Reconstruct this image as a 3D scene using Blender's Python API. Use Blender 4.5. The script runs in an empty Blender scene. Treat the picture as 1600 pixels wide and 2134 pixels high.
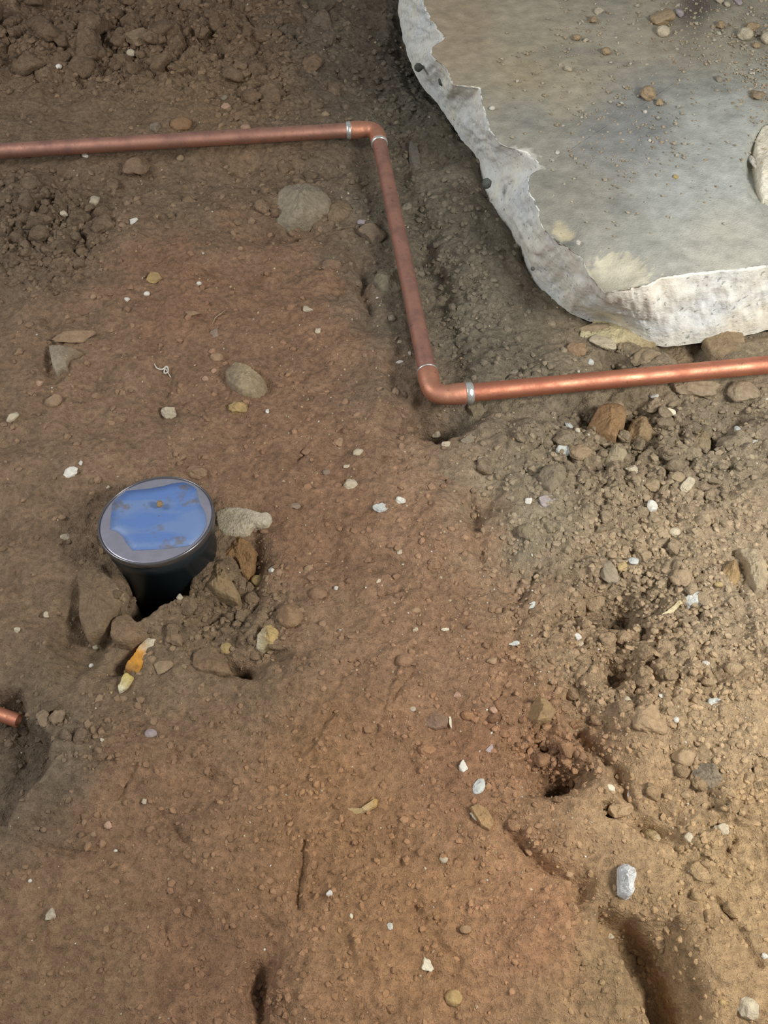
import bpy, math
import numpy as np
from mathutils import Vector, Matrix

S = bpy.context.scene
COL = S.collection

# ------------------------------------------------------------------ camera, world, lights, exposure
F = 1900.0                        # focal length in pixels of the 1600 x 2134 frame
PITCH = math.radians(54.0)        # the phone looks down at the soil
CAMZ = 0.82
cam_d = bpy.data.cameras.new('camera')
cam = bpy.data.objects.new('camera', cam_d)
COL.objects.link(cam)
cam.location = (0, 0, CAMZ)
cam.rotation_euler = (math.pi / 2 - PITCH, 0, 0)
cam_d.sensor_fit = 'VERTICAL'
cam_d.sensor_height = 36.0
cam_d.lens = 36.0 * F / 2134.0
cam_d.clip_start = 0.02
S.camera = cam

world = bpy.data.worlds.new('world')
S.world = world
world.use_nodes = True
bg = world.node_tree.nodes['Background']
bg.inputs[0].default_value = (0.93, 0.97, 1.0, 1)
bg.inputs[1].default_value = 0.34


def area(name, loc, target, size, power, color):
    d = bpy.data.lights.new(name, 'AREA')
    d.shape = 'DISK'
    d.size = size
    d.energy = power
    d.color = color
    o = bpy.data.objects.new(name, d)
    COL.objects.link(o)
    o.location = loc
    v = Vector(target) - Vector(loc)
    o.rotation_euler = v.to_track_quat('-Z', 'Y').to_euler()
    return o


area('work_lamp', (0.85, 0.12, 0.92), (0.35, 0.65, 0), 0.34, 16.5, (1.0, 0.97, 0.90))
area('window_light', (-1.7, 0.5, 1.35), (0.2, 0.9, 0), 0.8, 19.0, (0.97, 0.98, 0.98))

vs = S.view_settings
S.display_settings.display_device = 'sRGB'
vs.view_transform = 'Standard'
vs.look = 'None'
vs.exposure = 0.0
vs.gamma = 1.0
vs.use_curve_mapping = False

# ------------------------------------------------------------------ helpers
CP, SP = math.cos(PITCH), math.sin(PITCH)
rng = np.random.default_rng(7)


def P(px, py, z=0.0):
    """point of the scene at height z that the photograph shows at (px, py)"""
    dx, dy = (px - 800.0) / F, (1067.0 - py) / F
    t = (CAMZ - z) / (SP - dy * CP)
    return np.array([dx * t, (CP + dy * SP) * t, z])


def depth_of(p):
    return p[1] * CP + (CAMZ - p[2]) * SP


def pix(x, y, z=0.0):
    d = y * CP + (CAMZ - z) * SP
    d = np.maximum(d, 0.05)
    return 800 + F * x / d, 1067 - F * (y * SP - (CAMZ - z) * CP) / d


def lin(c):
    c = np.asarray(c, dtype=float) / 255.0
    return np.where(c <= 0.04045, c / 12.92, ((c + 0.055) / 1.055) ** 2.4)


_perm = np.random.default_rng(3).permutation(256)
_perm = np.concatenate([_perm, _perm, _perm])
_grad = np.stack([np.cos(np.arange(256) * 2.399963), np.sin(np.arange(256) * 2.399963)], 1)


def perlin(x, y, seed=0):
    x = np.asarray(x, float) + seed * 17.31
    y = np.asarray(y, float) + seed * 9.77
    xi, yi = np.floor(x).astype(int), np.floor(y).astype(int)
    xf, yf = x - xi, y - yi
    xi &= 255
    yi &= 255
    u, v = xf * xf * xf * (xf * (xf * 6 - 15) + 10), yf * yf * yf * (yf * (yf * 6 - 15) + 10)

    def g(ix, iy, dx, dy):
        gr = _grad[_perm[_perm[ix & 255] + (iy & 255)]]
        return gr[..., 0] * dx + gr[..., 1] * dy
    a = g(xi, yi, xf, yf) * (1 - u) + g(xi + 1, yi, xf - 1, yf) * u
    b = g(xi, yi + 1, xf, yf - 1) * (1 - u) + g(xi + 1, yi + 1, xf - 1, yf - 1) * u
    return (a * (1 - v) + b * v) * 1.4


def fbm(x, y, scale, octs, seed=0):
    r, a, s = 0, 1.0, 1.0 / scale
    for i in range(octs):
        r = r + a * perlin(x * s, y * s, seed + i)
        a *= 0.5
        s *= 2.03
    return r


def worley(x, y, cell, seed):
    """distance to the nearest and second nearest jittered point, in cells, and the nearest one's random value"""
    xs, ys = x / cell, y / cell
    xi, yi = np.floor(xs).astype(int), np.floor(ys).astype(int)
    f1 = np.full(xs.shape, 9.0)
    f2 = np.full(xs.shape, 9.0)
    rv = np.zeros(xs.shape)
    for di in (-1, 0, 1):
        for dj in (-1, 0, 1):
            h = _perm[_perm[(xi + di + seed * 13) & 255] + ((yi + dj + seed * 7) & 255)]
            jx, jy = h / 256.0, _perm[h + 57] / 256.0
            d = np.hypot(xi + di + jx - xs, yi + dj + jy - ys)
            near = d < f1
            f2 = np.where(near, f1, np.minimum(f2, d))
            rv = np.where(near, _perm[h + 101] / 256.0, rv)
            f1 = np.where(near, d, f1)
    return f1, f2, rv


def crust(x, y, cell, seed, tilt):
    """relief of broken crust: every cell a flat piece at its own height and slope, cracks between; in units of 1"""
    xs, ys = x / cell, y / cell
    xi, yi = np.floor(xs).astype(int), np.floor(ys).astype(int)
    f1 = np.full(xs.shape, 9.0)
    f2 = np.full(xs.shape, 9.0)
    hh = np.zeros(xs.shape)
    for di in (-1, 0, 1):
        for dj in (-1, 0, 1):
            h = _perm[_perm[(xi + di + seed * 13) & 255] + ((yi + dj + seed * 7) & 255)]
            ex, ey = xs - (xi + di + h / 256.0), ys - (yi + dj + _perm[h + 57] / 256.0)
            d = np.hypot(ex, ey)
            near = d < f1
            f2 = np.where(near, f1, np.minimum(f2, d))
            val = _perm[h + 101] / 256.0 + tilt * (ex * (_perm[h + 31] / 128.0 - 1) + ey * (_perm[h + 77] / 128.0 - 1)) - 0.55 * d * d
            hh = np.where(near, val, hh)
            f1 = np.where(near, d, f1)
    return hh - 0.45 * (1 - sstep(0.0, 0.16, f2 - f1))


def sstep(a, b, x):
    t = np.clip((x - a) / (b - a), 0, 1)
    return t * t * (3 - 2 * t)


def seg_dist(u, v, pts):
    d = np.full(u.shape, 1e9)
    for (x0, y0), (x1, y1) in zip(pts[:-1], pts[1:]):
        ex, ey = x1 - x0, y1 - y0
        t = np.clip(((u - x0) * ex + (v - y0) * ey) / (ex * ex + ey * ey + 1e-9), 0, 1)
        d = np.minimum(d, np.hypot(u - x0 - t * ex, v - y0 - t * ey))
    return d


def poly_sd(u, v, pts):
    """signed distance to a polygon, negative inside"""
    p = list(pts) + [pts[0]]
    d = seg_dist(u, v, p)
    ins = np.zeros(u.shape, bool)
    for (x0, y0), (x1, y1) in zip(p[:-1], p[1:]):
        c = ((y0 > v) != (y1 > v)) & (u < (x1 - x0) * (v - y0) / (y1 - y0 + 1e-12) + x0)
        ins ^= c
    return np.where(ins, -d, d)


def mesh_np(name, verts, faces, smooth=True):
    """verts (n,3); faces (m,3) or (m,4)"""
    verts = np.asarray(verts, np.float32)
    faces = np.asarray(faces, np.int32)
    me = bpy.data.meshes.new(name)
    k = faces.shape[1]
    me.vertices.add(len(verts))
    me.vertices.foreach_set('co', verts.ravel())
    me.loops.add(faces.size)
    me.loops.foreach_set('vertex_index', faces.ravel())
    me.polygons.add(len(faces))
    me.polygons.foreach_set('loop_start', np.arange(0, faces.size, k, dtype=np.int32))
    me.polygons.foreach_set('use_smooth', np.full(len(faces), smooth, dtype=bool))
    me.update(calc_edges=True)
    me.validate()
    return me


def set_color(me, name, rgb):
    a = me.attributes.new(name, 'FLOAT_COLOR', 'POINT')
    c = np.ones((len(me.vertices), 4), np.float32)
    c[:, :3] = rgb
    a.data.foreach_set('color', c.ravel())


def link(name, me, mat=None, parent=None):
    o = bpy.data.objects.new(name, me)
    COL.objects.link(o)
    if mat is not None and me is not None:
        for m in (mat if isinstance(mat, (list, tuple)) else [mat]):
            me.materials.append(m)
    if parent is not None:
        o.parent = parent
    return o


def tag(o, label, cat, group=None):
    o['label'] = label
    o['category'] = cat
    if group:
        o['group'] = group
    return o


# ------------------------------------------------------------------ materials
def new_mat(name):
    m = bpy.data.materials.new(name)
    m.use_nodes = True
    nt = m.node_tree
    b = nt.nodes['Principled BSDF']
    return m, nt, b


def nnode(nt, scale, detail=4, rough=0.55, vec=None):
    n = nt.nodes.new('ShaderNodeTexNoise')
    n.inputs['Scale'].default_value = scale
    n.inputs['Detail'].default_value = detail
    n.inputs['Roughness'].default_value = rough
    if vec is not None:
        nt.links.new(vec, n.inputs['Vector'])
    return n


def mrange(nt, src, a, b, c, d):
    n = nt.nodes.new('ShaderNodeMapRange')
    n.inputs[1].default_value, n.inputs[2].default_value = a, b
    n.inputs[3].default_value, n.inputs[4].default_value = c, d
    nt.links.new(src, n.inputs[0])
    return n.outputs[0]


def mixc(nt, mode, fac, a, b):
    n = nt.nodes.new('ShaderNodeMix')
    n.data_type = 'RGBA'
    n.blend_type = mode
    for sock, v in ((n.inputs[0], fac), (n.inputs[6], a), (n.inputs[7], b)):
        if isinstance(v, (int, float)):
            sock.default_value = v
        elif isinstance(v, (tuple, list, np.ndarray)):
            sock.default_value = tuple(v)[:3] + (1,)
        else:
            nt.links.new(v, sock)
    return n.outputs[2]


def bump(nt, b, heights, strength=1.0):
    prev = None
    for h, dist in heights:
        n = nt.nodes.new('ShaderNodeBump')
        n.inputs['Strength'].default_value = strength
        n.inputs['Distance'].default_value = dist
        nt.links.new(h, n.inputs['Height'])
        if prev is not None:
            nt.links.new(prev, n.inputs['Normal'])
        prev = n.outputs[0]
    nt.links.new(prev, b.inputs['Normal'])


def gray(nt, v):
    n = nt.nodes.new('ShaderNodeCombineColor')
    for i in range(3):
        nt.links.new(v, n.inputs[i])
    return n.outputs[0]


def earth_mat(name, source, attr='tint', contrast=0.32, bump_d=(0.0016, 0.0009), speck=0.35, rough=0.96):
    m, nt, b = new_mat(name)
    pos = nt.nodes.new('ShaderNodeNewGeometry').outputs['Position']
    if source == 'attr':
        n = nt.nodes.new('ShaderNodeAttribute')
        n.attribute_name = attr
        base = n.outputs['Color']
    else:
        base = nt.nodes.new('ShaderNodeObjectInfo').outputs['Color']
    n1 = nnode(nt, 22, 5, 0.6, pos)
    n2 = nnode(nt, 150, 4, 0.65, pos)
    n3 = nnode(nt, 620, 3, 0.6, pos)
    v1 = mrange(nt, n1.outputs[0], 0.3, 0.7, 1 - contrast * 0.6, 1 + contrast * 0.6)
    v2 = mrange(nt, n2.outputs[0], 0.3, 0.7, 1 - contrast, 1 + contrast)
    c = mixc(nt, 'MULTIPLY', 1.0, base, gray(nt, v1))
    c = mixc(nt, 'MULTIPLY', 1.0, c, gray(nt, v2))
    # pale sandy grains
    sp = mrange(nt, n3.outputs[0], 0.62, 0.74, 0.0, speck)
    c = mixc(nt, 'MIX', sp, c, mixc(nt, 'MIX', 0.6, c, tuple(lin((205, 185, 155)))))
    nt.links.new(c, b.inputs['Base Color'])
    b.inputs['Roughness'].default_value = rough
    b.inputs['Specular IOR Level'].default_value = 0.15
    bump(nt, b, [(n2.outputs[0], bump_d[0] * 3), (n3.outputs[0], bump_d[1] * 1.6)], 1.0)
    return m


M_SOIL = earth_mat('soil', 'attr')
M_CLOD = earth_mat('soil_lump', 'object', contrast=0.28)
M_CRUMB = earth_mat('soil_crumb', 'attr', contrast=0.15, bump_d=(0.0006, 0.0004))
M_STONE_TINT = earth_mat('stone_tinted', 'attr', contrast=0.2, bump_d=(0.0012, 0.0006), speck=0.12, rough=0.85)
M_STONE = earth_mat('stone', 'object', contrast=0.2, bump_d=(0.0009, 0.0004), speck=0.15, rough=0.85)


def slab_top_mat():
    m, nt, b = new_mat('dusty_concrete')
    pos = nt.nodes.new('ShaderNodeNewGeometry').outputs['Position']
    mp = nt.nodes.new('ShaderNodeMapping')
    mp.inputs['Scale'].default_value = (1.0, 1.5, 1.0)
    nt.links.new(pos, mp.inputs['Vector'])
    at = nt.nodes.new('ShaderNodeAttribute')
    at.attribute_name = 'tint'
    n1 = nnode(nt, 7, 6, 0.62, mp.outputs[0])
    n2 = nnode(nt, 45, 5, 0.6, pos)
    n3 = nnode(nt, 420, 3, 0.6, pos)
    c = at.outputs['Color']
    dark = mrange(nt, n1.outputs[0], 0.52, 0.68, 0.0, 0.5)
    c = mixc(nt, 'MIX', dark, c, tuple(lin((124, 124, 120))))
    v2 = mrange(nt, n2.outputs[0], 0.3, 0.7, 0.8, 1.18)
    c = mixc(nt, 'MULTIPLY', 1.0, c, gray(nt, v2))
    sp = mrange(nt, n3.outputs[0], 0.64, 0.72, 0.0, 0.5)
    c = mixc(nt, 'MIX', sp, c, tuple(lin((205, 198, 180))))
    nt.links.new(c, b.inputs['Base Color'])
    b.inputs['Roughness'].default_value = 0.95
    b.inputs['Specular IOR Level'].default_value = 0.1
    bump(nt, b, [(n2.outputs[0], 0.0016), (n3.outputs[0], 0.0012)])
    return m


def slab_face_mat():
    m, nt, b = new_mat('broken_concrete')
    pos = nt.nodes.new('ShaderNodeNewGeometry').outputs['Position']
    n1 = nnode(nt, 14, 5, 0.6, pos)
    n2 = nnode(nt, 90, 5, 0.65, pos)
    vo = nt.nodes.new('ShaderNodeTexVoronoi')
    vo.inputs['Scale'].default_value = 110
    nt.links.new(pos, vo.inputs['Vector'])
    ramp = nt.nodes.new('ShaderNodeValToRGB')
    e = ramp.color_ramp.elements
    e[0].position, e[0].color = 0.36, tuple(lin((232, 236, 236))) + (1,)
    e[1].position, e[1].color = 0.66, tuple(lin((240, 234, 218))) + (1,)
    nt.links.new(n1.outputs[0], ramp.inputs[0])
    v2 = mrange(nt, n2.outputs[0], 0.3, 0.7, 0.88, 1.08)
    c = mixc(nt, 'MULTIPLY', 1.0, ramp.outputs[0], gray(nt, v2))
    n4 = nnode(nt, 150, 2, 0.5, pos)
    pit = mrange(nt, n4.outputs[0], 0.64, 0.70, 0.0, 0.6)
    c = mixc(nt, 'MIX', pit, c, tuple(lin((105, 108, 104))))
    nt.links.new(c, b.inputs['Base Color'])
    b.inputs['Roughness'].default_value = 0.85
    b.inputs['Specular IOR Level'].default_value = 0.3
    bump(nt, b, [(n1.outputs[0], 0.006), (n2.outputs[0], 0.0022)])
    return m


def copper_mat(name, bright, dull, amount):
    m, nt, b = new_mat(name)
    tc = nt.nodes.new('ShaderNodeTexCoord').outputs['Object']
    n1 = nnode(nt, 35, 4, 0.6, tc)
    n2 = nnode(nt, 160, 3, 0.6, tc)
    f = mrange(nt, n1.outputs[0], 0.38, 0.66, 0.0, amount)
    c = mixc(nt, 'MIX', f, tuple(lin(bright)), tuple(lin(dull)))
    g = mrange(nt, n2.outputs[0], 0.62, 0.7, 0.0, 0.5)
    c = mixc(nt, 'MIX', g, c, tuple(lin((130, 90, 80))))
    nt.links.new(c, b.inputs['Base Color'])
    b.inputs['Metallic'].default_value = 0.85
    nt.links.new(mrange(nt, n1.outputs[0], 0.35, 0.7, 0.48, 0.66), b.inputs['Roughness'])
    bump(nt, b, [(n2.outputs[0], 0.0003)])
    return m


def plain(name, rgb, rough=0.5, metal=0.0, spec=0.5, var=0.12, scale=60, bd=0.0004):
    m, nt, b = new_mat(name)
    pos = nt.nodes.new('ShaderNodeNewGeometry').outputs['Position']
    n = nnode(nt, scale, 4, 0.6, pos)
    c = mixc(nt, 'MULTIPLY', 1.0, tuple(lin(rgb)), gray(nt, mrange(nt, n.outputs[0], 0.3, 0.7, 1 - var, 1 + var)))
    nt.links.new(c, b.inputs['Base Color'])
    b.inputs['Roughness'].default_value = rough
    b.inputs['Metallic'].default_value = metal
    b.inputs['Specular IOR Level'].default_value = spec
    bump(nt, b, [(n.outputs[0], bd)])
    return m


M_TOP = slab_top_mat()
M_FACE = slab_face_mat()
M_COPPER = copper_mat('copper', (208, 142, 114), (178, 116, 94), 0.85)
M_COPPER_DULL = copper_mat('tarnished_copper', (196, 146, 126), (152, 116, 106), 0.9)
M_ELBOW = copper_mat('copper_fitting', (212, 154, 126), (176, 120, 100), 0.7)
M_SOLDER = plain('solder', (200, 202, 198), 0.35, 0.7, 0.5, 0.15, 200, 0.0006)
M_PLASTIC = plain('dark_pipe_plastic', (30, 40, 46), 0.3, 0.0, 0.5, 0.15, 40, 0.0003)
M_LID = plain('lid_metal', (158, 156, 170), 0.32, 0.55, 0.5, 0.1, 70, 0.0003)
M_RIM = plain('lid_rim', (120, 118, 120), 0.3, 0.8, 0.5, 0.1, 70, 0.0002)

# ------------------------------------------------------------------ soil relief
# grid: fine inside the picture, coarser outside
xs = np.concatenate([np.linspace(-1.5, -0.78, 40, endpoint=False), np.linspace(-0.78, 0.78, 760), np.linspace(0.78, 1.5, 41)[1:]])
ys = np.concatenate([np.linspace(-0.5, 0.06, 30, endpoint=False), 0.06 + (1.84 - 0.06) * (np.linspace(0, 1, 900) ** 1.12), np.linspace(1.84, 2.6, 41)[1:]])
X, Y = np.meshgrid(xs, ys)
U, V = pix(X, Y, 0.0)
wu = U + 22 * perlin(X / 0.05, Y / 0.05, 41) + 9 * perlin(X / 0.016, Y / 0.016, 42)
wv = V + 22 * perlin(X / 0.05, Y / 0.05, 43) + 9 * perlin(X / 0.016, Y / 0.016, 44)


def gmask(px, py, rx, ry, rot=0.0, u=None, v=None):
    u = wu if u is None else u
    v = wv if v is None else v
    c, s = math.cos(math.radians(rot)), math.sin(math.radians(rot))
    du, dv = u - px, v - py
    a, b = (du * c + dv * s) / rx, (-du * s + dv * c) / ry
    return np.exp(-np.minimum(a * a + b * b, 60.0))


# where the soil is crumbly and where it has been trodden smooth
rough = np.full(X.shape, 0.35)
for px, py, rx, ry, k in [
        (250, 90, 420, 130, 1.0), (90, 470, 170, 120, 0.9), (560, 150, 160, 170, 0.7), (1350, 950, 330, 190, 1.0),
        (1350, 1300, 330, 300, 0.95), (1500, 1700, 220, 320, 0.7), (460, 1270, 170, 130, 0.8), (1150, 1560, 160, 130, 0.85),
        (1080, 760, 110, 110, 0.7), (960, 1180, 180, 160, 0.5), (620, 420, 150, 70, 0.5), (180, 1600, 140, 130, 0.5),
        (1180, 1850, 170, 160, 0.5), (560, 2070, 90, 80, 0.5), (960, 620, 90, 200, 0.55), (830, 200, 120, 160, 0.6), (1100, 1330, 120, 260, 0.7)]:
    rough = np.maximum(rough, k * gmask(px, py, rx, ry))
rough = np.clip(rough, 0.3, 1.0)

H = 0.010 * fbm(X, Y, 0.34, 3, 1)
H += 0.0078 * fbm(X, Y, 0.085, 3, 5) * (0.5 + rough)
H += 0.0046 * fbm(X, Y, 0.028, 3, 11) * (0.25 + 1.1 * rough)
H += 0.0021 * fbm(X, Y, 0.009, 2, 21) * (0.3 + rough)
wx = X + 0.010 * perlin(X / 0.03, Y / 0.03, 31)
wy = Y + 0.010 * perlin(X / 0.03, Y / 0.03, 33)
RB = np.maximum(rough - 0.36, 0) * 1.6
H += 0.016 * (crust(wx, wy, 0.055, 1, 0.9) - 0.4) * np.maximum(RB - 0.25, 0)
H += 0.0095 * (crust(wx, wy, 0.027, 2, 0.9) - 0.4) * RB
HEAP = np.maximum(gmask(240, 60, 400, 100), 0.9 * gmask(90, 470, 130, 100)) + 0.5 * gmask(1330, 900, 280, 90)
H += 0.024 * (crust(wx, wy, 0.075, 4, 0.7) - 0.4) * HEAP
wx2 = X + 0.004 * perlin(X / 0.010, Y / 0.010, 35)
wy2 = Y + 0.004 * perlin(X / 0.010, Y / 0.010, 37)
H += 0.0055 * (crust(wx2, wy2, 0.0135, 3, 0.8) - 0.4) * (RB + 0.15)

# hollows and mounds: px, py, rx, ry, rot, height
for px, py, rx, ry, rot, h in [
        (230, 40, 420, 110, 0, 0.018), (120, 0, 120, 40, 0, -0.03), (260, 30, 40, 25, 0, -0.02), (700, 30, 140, 60, 0, -0.012),
        (850, 110, 90, 170, 15, -0.030), (760, 150, 60, 120, 10, -0.012),
        (460, 360, 260, 34, -4, -0.013), (170, 380, 90, 24, 0, -0.010), (620, 480, 70, 16, -6, -0.014), (90, 420, 130, 70, 0, 0.010),
        (980, 470, 75, 150, -15, 0.016), (900, 560, 40, 120, -12, -0.020), (940, 760, 60, 70, 0, -0.020),
        (905, 870, 75, 30, -8, -0.034), (830, 780, 30, 90, -10, -0.010), (1010, 690, 60, 60, 0, -0.008),
        (700, 640, 60, 130, 0, 0.006), (760, 600, 20, 90, -8, -0.012),
        (1235, 850, 110, 26, -5, -0.016), (1315, 868, 24, 34, 25, -0.026), (1492, 895, 28, 24, 0, -0.030), (1440, 722, 44, 26, 25, -0.045),
        (1300, 745, 40, 16, -15, -0.030), (1560, 845, 30, 16, 0, -0.02), (1150, 930, 40, 26, 0, -0.012), (1105, 905, 60, 40, 0, 0.006),
        (1000, 1050, 50, 60, 20, -0.012), (1050, 1150, 30, 90, -12, -0.010), (1090, 1090, 70, 70, 0, 0.008),
        (1285, 1245, 62, 44, 10, -0.024), (1290, 1395, 28, 22, 0, -0.024), (1350, 1320, 36, 18, 0, -0.012), (1380, 1400, 90, 50, 0, 0.008),
        (1240, 1510, 34, 80, -38, -0.020), (1190, 1440, 60, 24, 0, -0.010), (1340, 1500, 60, 80, 0, 0.012),
        (1165, 1615, 46, 26, 0, -0.030), (1040, 1530, 110, 60, 0, -0.010), (1140, 1700, 100, 50, 0, 0.008), (1275, 1700, 22, 13, 20, -0.020),
        (1360, 1718, 40, 18, 10, -0.014), (1340, 1970, 46, 80, -32, -0.026), (1410, 2110, 44, 100, -10, -0.032), (1210, 1860, 36, 30, 0, -0.012),
        (1480, 1990, 70, 110, -30, 0.008), (1120, 1790, 20, 100, -58, -0.008), (1050, 1960, 130, 120, 0, 0.010),
        (540, 2050, 26, 90, 5, -0.018), (640, 2100, 70, 50, 0, 0.008), (430, 1960, 160, 110, 0, -0.006),
        (520, 1155, 26, 40, 0, -0.018), (540, 1080, 70, 30, 0, -0.006), (560, 1380, 60, 22, -10, -0.012), (494, 1392, 20, 13, 0, -0.028), (445, 1300, 60, 40, 0, -0.010),
        (165, 1330, 44, 60, 20, -0.020), (215, 1190, 50, 60, 0, 0.006), (110, 1230, 80, 60, 0, 0.008), (265, 1372, 46, 16, -38, -0.012),
        (110, 760, 24, 60, 0, -0.010), (330, 800, 40, 60, 0, -0.005), (180, 880, 50, 40, 0, -0.007),
        (640, 1130, 130, 60, 0, -0.010), (800, 1180, 60, 30, 0, -0.008), (700, 1440, 160, 100, 0, 0.008), (620, 1500, 60, 30, -30, -0.008),
        (900, 1120, 110, 60, 0, 0.010), (300, 1560, 160, 40, 10, 0.006), (420, 1640, 60, 40, 0, -0.008), (720, 1800, 130, 60, 0, -0.007)]:
    H += h * (1.5 if h < 0 and min(rx, ry) < 60 else 1.0) * gmask(px, py, rx, ry, rot)

# drawn lines in the soil: scrapes (down) and thrown-up edges (up)
for pts, w, h in [
        ([(835, 1395), (805, 1480), (785, 1540)], 5, 0.0035), ([(860, 1400), (820, 1470)], 4, -0.003), ([(700, 1490), (640, 1570)], 6, -0.004),
        ([(712, 1494), (650, 1582)], 4, 0.003), ([(645, 1750), (640, 1890)], 7, 0.004), ([(632, 1760), (628, 1890)], 7, -0.004),
        ([(725, 1930), (745, 2030)], 5, 0.003), ([(860, 1890), (960, 2010)], 4, -0.003), ([(845, 1730), (835, 1800)], 4, -0.0025),
        ([(825, 1735), (815, 1790)], 4, -0.0025), ([(1065, 1745), (1180, 1835)], 10, -0.006), ([(560, 1800), (545, 1900)], 8, 0.003),
        ([(1390, 1905), (1430, 1850)], 5, -0.004), ([(1452, 1968), (1490, 1930)], 5, -0.004), ([(1500, 1870), (1590, 2000)], 6, -0.006),
        ([(330, 1700), (400, 1760)], 6, -0.004), ([(40, 1740), (180, 1780)], 8, -0.005), ([(280, 1600), (240, 1660)], 5, -0.003),
        ([(800, 1236), (880, 1228)], 4, -0.004), ([(1070, 1240), (1120, 1180)], 7, -0.006), ([(0, 520), (120, 700)], 8, -0.003),
        ([(330, 880), (350, 820), (345, 760)], 6, -0.003), ([(610, 960), (640, 935)], 5, -0.005), ([(795, 955), (840, 955)], 5, -0.006)]:
    H += h * np.exp(-(seg_dist(wu * 0.5 + U * 0.5, wv * 0.5 + V * 0.5, pts) / w) ** 2)


def pit(pts, depth, soft, u=None, v=None):
    global H
    sd = poly_sd(U * 0.55 + wu * 0.45, V * 0.55 + wv * 0.45, pts)
    H -= depth * sstep(soft * 0.5, -soft, sd)


# the dug-out hollow in front of the drain pipe, with the soil heaped beside it
bank = 0.012 * sstep(70, 0, poly_sd(U, V, [(225, 1180), (270, 1260), (290, 1300), (345, 1262), (410, 1215), (440, 1160)]))
H += bank * sstep(1150, 1210, V)
pit([(258, 1150), (266, 1205), (270, 1245), (258, 1268), (290, 1300), (335, 1262), (385, 1243), (398, 1205), (425, 1170), (420, 1100), (260, 1100)], 0.088, 7)
# the hollow at the left edge under the cut pipe
pit([(-600, 1440), (40, 1440), (52, 1500), (95, 1540), (90, 1600), (40, 1660), (10, 1720), (-600, 1760)], 0.045, 22)

# slab outline: top edge and foot, as matching points of the photograph at their own heights
ZT, ZB = 0.110, 0.002
PAIRS = [((868, -220), (825, -220)), ((878, -60), (832, -60)), ((882, 5), (830, 5)), ((898, 44), (838, 62)), ((927, 80), (848, 98)), ((899, 98), (862, 132)),
         ((900, 118), (878, 165)), ((931, 145), (905, 192)), ((945, 177), (925, 220)), ((1000, 184), (945, 250)), ((1006, 225), (962, 276)),
         ((1019, 267), (985, 300)), ((1043, 300), (999, 322)), ((1075, 312), (1003, 352)), ((1097, 317), (1009, 388)), ((1128, 350), (1020, 420)),
         ((1103, 368), (1042, 450)), ((1101, 400), (1064, 472)), ((1122, 442), (1084, 505)), ((1123, 469), (1096, 535)), ((1146, 492), (1113, 568)),
         ((1180, 512), (1135, 596)), ((1214, 540), (1165, 619)), ((1226, 572), (1196, 641)), ((1246, 596), (1235, 657)), ((1262, 612), (1262, 660)),
         ((1276, 606), (1287, 674)), ((1305, 602), (1322, 692)), ((1350, 594), (1356, 703)), ((1375, 580), (1386, 708)), ((1412, 573), (1420, 706)),
         ((1475, 565), (1480, 699)), ((1540, 559), (1545, 688)), ((1600, 553), (1600, 676)), ((1760, 536), (1760, 650))]
slab_foot = [(b[0], b[1]) for _, b in PAIRS] + [(2600, 500), (2600, -900), (900, -900)]
sd_slab = poly_sd(U, V, slab_foot)
H -= 0.03 * sstep(0, -60, sd_slab)
H = np.where(sd_slab < -5, np.minimum(H, -0.012), H)
H -= 0.012 * sstep(30, 0, sd_slab) * sstep(-60, -10, sd_slab)

for pts, dep, soft in [
        ([(1255, 1885), (1330, 1900), (1372, 1960), (1402, 2020), (1424, 2060), (1434, 2200), (1385, 2200), (1350, 2060), (1300, 1985), (1250, 1930)], 0.024, 16),
        ([(1150, 1470), (1215, 1480), (1300, 1600), (1332, 1690), (1290, 1660), (1230, 1560), (1180, 1510)], 0.014, 16),
        ([(1225, 1212), (1270, 1208), (1332, 1215), (1362, 1260), (1320, 1292), (1270, 1292), (1235, 1272)], 0.016, 18),
        ([(960, 1020), (985, 1010), (1020, 1120), (1010, 1190), (985, 1160)], 0.010, 16),
        ([(1125, 1590), (1160, 1578), (1205, 1600), (1200, 1640), (1150, 1650)], 0.016, 14),
        ([(30, 1190), (160, 1330), (120, 1345), (20, 1260)], 0.008, 30),
        ([(840, 850), (960, 850), (985, 880), (930, 905), (850, 895)], 0.030, 16)]:
    pit(pts, dep, soft)

# pipe runs (axis points at their own heights)
PZ = 0.024
R_PIPE = 0.011
A0, A1, A2, A3 = P(-620, 352, 0.014), P(784, 268, PZ), P(901, 826, PZ), P(1760, 745, PZ)


def clear_run(a, b, r, drop):
    """the soil gives way under a pipe that lies on it"""
    global H
    ax, ay = b[0] - a[0], b[1] - a[1]
    L2 = ax * ax + ay * ay
    t = np.clip(((X - a[0]) * ax + (Y - a[1]) * ay) / L2, 0, 1)
    d = np.hypot(X - a[0] - t * ax, Y - a[1] - t * ay)
    zc = a[2] + t * (b[2] - a[2])
    lim = zc - r * drop + 0.25 * np.maximum(d - r, 0) + 4.0 * np.maximum(d - 0.05, 0)
    H = np.minimum(H, lim)


clear_run(A0, A1, R_PIPE, 0.35)
clear_run(A1, A2, R_PIPE, 1.1)
clear_run(A2, A3, R_PIPE, 0.95)
LID = np.array([-0.2375, 0.553, 0.047])
H = np.where(np.hypot(X - LID[0], Y - LID[1] + 0.005) < 0.066, np.minimum(H, 0.004), H)

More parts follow.
